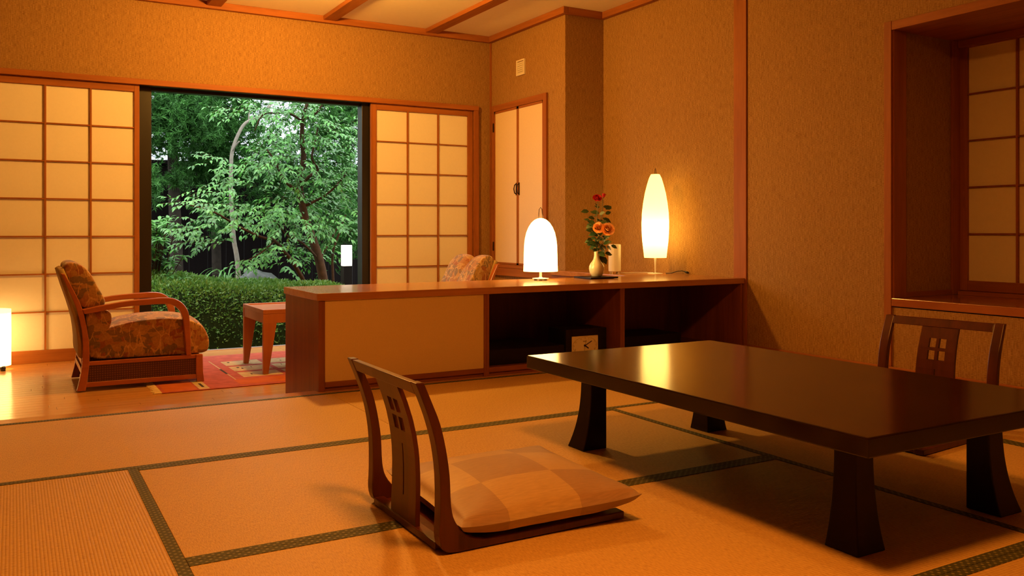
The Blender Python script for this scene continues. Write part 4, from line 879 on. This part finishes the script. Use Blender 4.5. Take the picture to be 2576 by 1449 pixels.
TR = {
 'trunk': [(2.90, 9.0, -0.45), (2.87, 9.0, 0.17), (2.82, 9.0, 0.47), (2.74, 9.0, 0.72), (2.67, 9.0, 0.91), (2.63, 9.0, 1.1), (2.61, 9.0, 1.23), (2.62, 9.0, 1.39), (2.65, 9.0, 1.58), (2.63, 9.0, 1.76), (2.64, 9.0, 1.97), (2.68, 9.0, 2.12), (2.76, 9.0, 2.29)],
 'b_left': [(2.74, 8.85, -0.45), (2.62, 8.8, 0.19), (2.46, 8.75, 0.48), (2.35, 8.7, 0.6), (2.24, 8.6, 0.7), (2.08, 8.5, 0.74), (1.85, 8.4, 0.84), (1.61, 8.3, 0.97), (1.38, 8.2, 1.03)],
 'b2': [(2.62, 9.0, 1.2), (2.5, 8.9, 1.25), (2.4, 8.9, 1.33), (2.33, 8.8, 1.43), (2.28, 8.8, 1.53), (2.21, 8.8, 1.62)],
 'b3': [(2.62, 9.0, 1.26), (2.67, 8.9, 1.36), (2.77, 8.9, 1.44), (2.69, 8.85, 1.55), (2.72, 8.85, 1.71), (2.74, 8.8, 1.87)],
 'b4': [(2.64, 9.0, 1.94), (2.53, 9.0, 2.01), (2.38, 9.0, 2.02), (2.22, 9.0, 1.99), (2.14, 9.0, 1.82)],
 'b5': [(2.64, 9.0, 1.97), (2.75, 8.9, 2.03), (2.82, 8.9, 2.13), (2.94, 8.9, 2.23)],
 'b6': [(2.8, 9.0, 0.51), (2.57, 8.8, 0.68), (2.38, 8.7, 0.76), (2.24, 8.6, 0.92)],
 'b7': [(2.64, 9.0, 1.05), (2.86, 8.9, 1.18), (3.03, 8.9, 1.35), (3.16, 8.9, 1.53)],
 'b8': [(2.24, 8.6, 0.7), (2.06, 8.5, 0.57), (1.91, 8.5, 0.5)],
 's1': [(2.95, 9.2, -0.45), (2.92, 9.2, 0.18), (2.89, 9.2, 0.46), (2.99, 9.2, 0.67), (3.09, 9.2, 0.85)],
 's2': [(3.07, 9.3, -0.45), (3.07, 9.3, 0.17), (3.06, 9.3, 0.54), (3.14, 9.3, 0.78), (3.21, 9.3, 0.98)],
 'white': [(2.25, 10.2, -0.45), (2.24, 10.2, 0.3), (2.22, 10.2, 0.53), (2.19, 10.2, 0.71), (2.16, 10.2, 1.17), (2.16, 10.2, 1.53), (2.18, 10.2, 1.74), (2.27, 10.2, 1.97), (2.36, 10.2, 2.07), (2.51, 10.2, 2.14), (2.61, 10.2, 2.28)],
 'con1': [(1.70, 11.0, -0.45), (1.7, 11.0, 0.23), (1.68, 11.0, 0.9), (1.66, 11.0, 1.56), (1.64, 11.0, 2.13), (1.63, 11.0, 3.3)],
 'con2': [(2.28, 11.6, -0.45), (2.28, 11.6, 0.19), (2.25, 11.6, 1.21), (2.21, 11.6, 2.23), (2.19, 11.6, 3.6)]}
PADS = [(1.54, 8.3, 1.04, 0.33, 0.07), (1.7, 8.4, 0.88, 0.37, 0.1), (1.65, 8.4, 0.71, 0.22, 0.07), (2.04, 8.6, 0.96, 0.35, 0.17), (2.28, 8.6, 0.86, 0.31, 0.18), (2.63, 8.7, 0.88, 0.41, 0.16), (3.03, 8.9, 0.89, 0.17, 0.25), (2.01, 8.8, 1.32, 0.32, 0.12), (2.33, 8.8, 1.45, 0.4, 0.2), (2.74, 8.8, 1.34, 0.37, 0.21), (3.05, 8.9, 1.48, 0.16, 0.3), (2.41, 8.8, 1.73, 0.4, 0.16), (2.87, 8.8, 1.76, 0.29, 0.25), (2.06, 9.0, 2.06, 0.22, 0.1), (2.38, 9.0, 2.02, 0.25, 0.12), (2.69, 8.9, 2.11, 0.37, 0.12), (3.05, 8.9, 1.95, 0.16, 0.17), (1.78, 8.7, 1.46, 0.21, 0.05), (2.25, 8.5, 0.59, 0.23, 0.1), (2.02, 8.5, 0.5, 0.19, 0.08), (1.47, 8.3, 0.8, 0.22, 0.04), (1.63, 8.6, 1.18, 0.23, 0.05), (2.9, 8.9, 2.35, 0.5, 0.15), (2.2, 9.0, 2.35, 0.4, 0.12), (3.4, 8.9, 1.5, 0.3, 0.6), (2.45, 9.1, 2.12, 0.35, 0.16), (2.75, 9.1, 1.95, 0.4, 0.2), (2.6, 9.3, 1.6, 0.5, 0.3), (2.5, 9.3, 1.1, 0.5, 0.25), (2.95, 9.3, 1.2, 0.25, 0.4), (2.7, 9.4, 0.55, 0.45, 0.2)]
q = random.Random(21)
o0 = (2.90, 9.0, -0.42)
mt = thing('garden_tree', 'leafy green tree with reddish-brown branching trunk in the garden doorway', 'tree', o0)
branch(mt, o0, TR['trunk'], 0.055, 0.014, 'bark', 'trunk', 12)
for k, a, b in (('b_left', 0.026, 0.006), ('b2', 0.020, 0.006), ('b3', 0.020, 0.006), ('b4', 0.014, 0.005), ('b5', 0.014, 0.005), ('b6', 0.014, 0.005), ('b7', 0.016, 0.005), ('b8', 0.010, 0.004), ('s1', 0.018, 0.008), ('s2', 0.018, 0.008)): branch(mt, o0, TR[k], a, b, 'bark')
lv, tw = sprays([(x_, y_, z_, a_ * 0.9, b_ * 0.75) for x_, y_, z_, a_, b_ in PADS], 4.6, 0.064, q, 2.65, 9.05)
foliage('foliage', lv, 'leaf1', mt, o0, 300)
t_ = MB()
for w in tw: t_.tube([w[0], w[len(w) // 2], w[-1]], 0.002, 3)
part('twigs', t_, 'bark', mt, off=o0, kind='stuff')
o0 = (2.25, 10.2, -0.42)
wt_ = thing('garden_tree', 'slender tree with a pale grey bent trunk behind the leafy tree', 'tree', o0)
branch(wt_, o0, TR['white'], 0.030, 0.015, 'barkgrey', 'trunk', 10); branch(wt_, o0, [(2.17, 10.2, 1.70), (2.19, 10.16, 1.75), (2.23, 10.1, 1.82)], 0.012, 0.008, 'barkgrey'); branch(wt_, o0, [(2.36, 10.2, 2.06), (2.36, 10.2, 2.13), (2.37, 10.2, 2.18)], 0.011, 0.006, 'barkgrey')
lv, tw = sprays([(2.7, 10.2, 2.45, 0.5, 0.2), (2.3, 10.2, 2.5, 0.3, 0.12), (2.42, 10.0, 0.75, 0.3, 0.18), (2.75, 9.9, 0.55, 0.3, 0.2), (2.6, 10.1, 1.0, 0.4, 0.2)], 0.5, 0.09, q, 2.4, 10.3)
foliage('foliage', lv, 'leaf3', wt_, o0)
# conifers: drooping tufts of fine needles
def conifer(label, key, tufts, q, r0, r1):
    o0 = (TR[key][0][0], TR[key][0][1], -0.42); c = thing('conifer', label, 'tree', o0, group='dark conifers')
    branch(c, o0, TR[key], r0, r1, 'barkdark', 'trunk', 10)
    mb = MB()
    for (cx, cy, cz, rx, ry, rz, n_) in tufts:
        for _ in range(n_):
            p = Vector((cx + q.gauss(0, 0.5) * rx, cy + q.gauss(0, 0.5) * ry, cz + q.gauss(0, 0.5) * rz)); ax = Vector((q.gauss(0, 0.5), q.gauss(-0.3, 0.5), q.gauss(-0.05, 0.5))).normalized()
            for _k in range(34):
                t = q.random(); a = p + ax * (t * 0.13 - 0.04); d = (ax * 0.8 + Vector((q.gauss(0, 0.6), q.gauss(0, 0.6), q.gauss(0, 0.6)))).normalized(); l = q.uniform(0.05, 0.085); s = d.cross(Vector((q.gauss(0, 1), q.gauss(0, 1), q.gauss(0, 1)))).normalized() * 0.0065
                b0 = len(mb.v); e = a + d * l; mb.v += [tuple(a - s - Vector(o0)), tuple(a + s - Vector(o0)), tuple(e - Vector(o0))]; mb.f.append((b0, b0 + 1, b0 + 2))
    f = link('foliage', mb.mesh('foliage', M['needle'], False, fix=False), c); f['kind'] = 'stuff'
    return c
q = random.Random(31)
conifer('left dark conifer with a straight trunk in front of the black fence', 'con1', [(1.62, 10.7, 2.15, 0.5, 0.5, 0.36, 650), (1.50, 10.7, 1.78, 0.4, 0.4, 0.12, 40), (1.36, 10.4, 1.30, 0.10, 0.2, 0.2, 45), (1.67, 10.8, 1.44, 0.14, 0.14, 0.12, 34), (1.8, 10.8, 2.8, 0.9, 0.5, 0.5, 420), (0.9, 10.9, 2.3, 0.5, 0.5, 0.6, 350)], q, 0.085, 0.05)
conifer('right dark conifer behind the pale-trunked tree', 'con2', [(2.25, 11.3, 2.1, 0.5, 0.5, 0.45, 700), (2.2, 11.3, 1.6, 0.5, 0.4, 0.3, 380), (2.2, 11.2, 1.05, 0.3, 0.3, 0.25, 70), (2.3, 11.4, 2.8, 0.6, 0.5, 0.5, 300)], q, 0.07, 0.04)
TR['con3'] = [(3.95, 11.4, -0.45), (3.95, 11.4, 1.0), (3.9, 11.4, 3.4)]
conifer('conifer filling the right edge of the garden view', 'con3', [(3.75, 11.2, 2.3, 0.5, 0.5, 0.6, 620), (3.7, 11.0, 1.4, 0.4, 0.4, 0.6, 350), (3.45, 10.2, 0.8, 0.4, 0.4, 0.4, 200), (3.1, 11.6, 1.5, 0.5, 0.4, 0.6, 420)], q, 0.08, 0.05)
# clipped hedge: dark core and small leaves
q = random.Random(41)
def hump(x, y):
    e = max(0.0, 1 - ((x - 1.7) / 1.75) ** 4) * max(0.0, 1 - ((y - 8.75) / 0.85) ** 4)
    base = 0.80 - 0.09 * max(0, (x - 1.5)) + 0.05 * math.sin(3.1 * x + 1.3 * y) + 0.04 * math.sin(5.3 * y - 2 * x) - 0.10 * max(0.0, 8.6 - y) ** 1
    return -0.42 + base * e ** 0.5
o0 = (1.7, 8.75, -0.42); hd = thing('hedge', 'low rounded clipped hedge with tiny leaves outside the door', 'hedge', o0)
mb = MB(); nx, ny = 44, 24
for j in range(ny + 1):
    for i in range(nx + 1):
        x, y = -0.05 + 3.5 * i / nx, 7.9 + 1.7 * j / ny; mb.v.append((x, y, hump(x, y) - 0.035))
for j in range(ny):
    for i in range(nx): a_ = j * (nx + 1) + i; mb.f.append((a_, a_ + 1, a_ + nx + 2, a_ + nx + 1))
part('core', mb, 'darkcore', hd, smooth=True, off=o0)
lm = []
for _ in range(24000):
    x, y = q.uniform(0.5, 2.95), 7.9 + 1.7 * q.random() ** 1.3; z = hump(x, y)
    if z < -0.10 and q.random() < min(0.95, (-0.10 - z) * 6): continue
    gx, gy = (hump(x + 0.01, y) - z) / 0.01, (hump(x, y + 0.01) - z) / 0.01; nn = Vector((-gx, -gy, 1)).normalized()
    d = (nn + Vector((q.gauss(0, 0.6), q.gauss(0, 0.6), q.gauss(0, 0.4)))).normalized()
    lm.append(mat_dir(Vector((x, y, z)) - nn * q.uniform(0, 0.05), d, Vector((q.gauss(0, 1), q.gauss(0, 1), 0.4)), q.uniform(0.024, 0.042)))
foliage('foliage', lm, 'leaf2', hd, o0)
# bush with whorled pale leaves at the left edge
q = random.Random(51); o0 = (1.12, 8.9, -0.42); bu = thing('bush', 'bright green broad-leaved bush at the left side of the garden door', 'bush', o0)
lm = []; st = MB()
for _ in range(170):
    p = Vector((1.10 + q.gauss(0, 0.13), 8.9 + q.gauss(0, 0.2), q.uniform(0.25, 0.95) - 0.12 * q.random())); st.tube([(1.1, 8.9, -0.4), (1.1 + (p.x - 1.1) * 0.5, 8.9, 0.2), tuple(p)], 0.004, 4)
    for k in range(9):
        a_ = 2 * PI * k / 9 + q.random(); lm.append(mat_dir(p, Vector((math.cos(a_), math.sin(a_) - 0.3, q.gauss(0.05, 0.3))), Vector((0, -0.2, 1)), q.uniform(0.065, 0.1)))
foliage('foliage', lm, 'leaf3', bu, o0); part('stems', st, 'bark', bu, off=o0, kind='stuff')
# rock
ico = bmesh.new(); bmesh.ops.create_icosphere(ico, subdivisions=4, radius=1.0); q = random.Random(8)
from mathutils import noise as mn
for v_ in ico.verts:
    c_ = v_.co; k = 1 + 0.22 * mn.noise(c_ * 1.3) + 0.05 * mn.noise(c_ * 4); v_.co = Vector((c_.x * 0.36 * k, c_.y * 0.28 * k, max(-0.2, c_.z * 0.46 * k)))
me = bpy.data.meshes.new('rock'); ico.to_mesh(me); ico.free(); me.materials.append(M['rock']); me.polygons.foreach_set('use_smooth', [True] * len(me.polygons))
rk = link('garden_rock', me, None, (2.36, 9.75, -0.1)); tag(rk, 'smooth wet grey rock lying behind the hedge', 'rock')
fe = MB(); q = random.Random(9)
for k in range(14):
    a_ = q.uniform(0, 2 * PI); l = q.uniform(0.12, 0.2); pts = [(0, 0, 0), (l * 0.4 * math.cos(a_), l * 0.4 * math.sin(a_), l * 1.1), (l * math.cos(a_), l * math.sin(a_), l * 1.15), (l * 1.5 * math.cos(a_), l * 1.5 * math.sin(a_), l * 0.75)]; p = bez(pts, 4)
    for i in range(len(p) - 1):
        s_ = Vector((-math.sin(a_), math.cos(a_), 0)) * 0.008; A_, B_ = Vector(p[i]), Vector(p[i + 1]); fe.quad(tuple(A_ - s_), tuple(A_ + s_), tuple(B_ + s_), tuple(B_ - s_))
solo('grass_tuft', fe, 'leaf3', (1.93, 9.35, 0.18), 'small arching grass tuft between hedge and rock', 'plant')
# lantern
ln_ = thing('garden_lantern', 'lit white box lantern on a black post among the branches', 'lantern', (3.02, 8.72, -0.42))
part('post', B(-0.048, 0.048, -0.048, 0.048, 0, 0.855), 'black', ln_, bevel=0.003); part('light_box', B(-0.045, 0.045, -0.045, 0.045, 0.856, 1.07), 'lantern', ln_, bevel=0.004, label='glowing white light box'); part('cap', B(-0.047, 0.047, -0.047, 0.047, 1.071, 1.08), 'black', ln_)
# fence of dark boards, house with a tiled roof
fn = thing('board_fence', 'tall black board fence across the back of the garden', 'fence', (3.0, 12.2, -0.42))
for k in range(-14, 16): part('board', B(k * 0.24 + 0.004, k * 0.24 + 0.236, 0, 0.022, 0, 2.1), 'fence', fn, bevel=0.003)
part('cap_rail', B(-3.4, 3.9, -0.03, 0.05, 2.101, 2.15), 'fence', fn)
hs_ = thing('neighbour_house', 'neighbouring house with a pale grey tiled roof seen through the trees', 'house', (4.0, 16.0, -0.42))
part('wall', B(-4.5, 3, 0.5, 3, 0, 2.4), 'housewall', hs_)
sl = math.radians(24); ta = MB(); nseg = 6; tw_, tl_ = 0.26, 0.30
for i in range(nseg + 1):
    u = i / nseg; x = (u - 0.5) * tw_; z = 0.028 * math.sin(u * 2 * PI); ta.v += [(x, 0, z), (x, tl_, z), (x, 0, z - 0.02), (x, tl_, z - 0.02)]
for i in range(nseg):
    a_ = 4 * i; b_ = a_ + 4; ta.f += [(a_, b_, b_ + 1, a_ + 1), (a_ + 2, a_ + 3, b_ + 3, b_ + 2), (a_, a_ + 2, b_ + 2, b_), (a_ + 1, b_ + 1, b_ + 3, a_ + 3)]
tme = ta.mesh('roof_tile', M['tile'], True)
part('roof_board', MB().prism([(-2.6, 2.18), (1.6, 2.18 + 4.2 * math.tan(sl)), (1.6, 2.10 + 4.2 * math.tan(sl)), (-2.6, 2.06)], 'x', -3.4, 2.4), 'housewall', hs_)
for j in range(14):
    for i in range(20):
        o = link('roof_tile', tme, hs_); o.location = (-3.3 + i * 0.26, -2.65 + j * 0.27 * math.cos(sl), 2.21 + j * 0.27 * math.sin(sl) + 0.02); o.rotation_euler = (sl - 0.07, 0, 0)
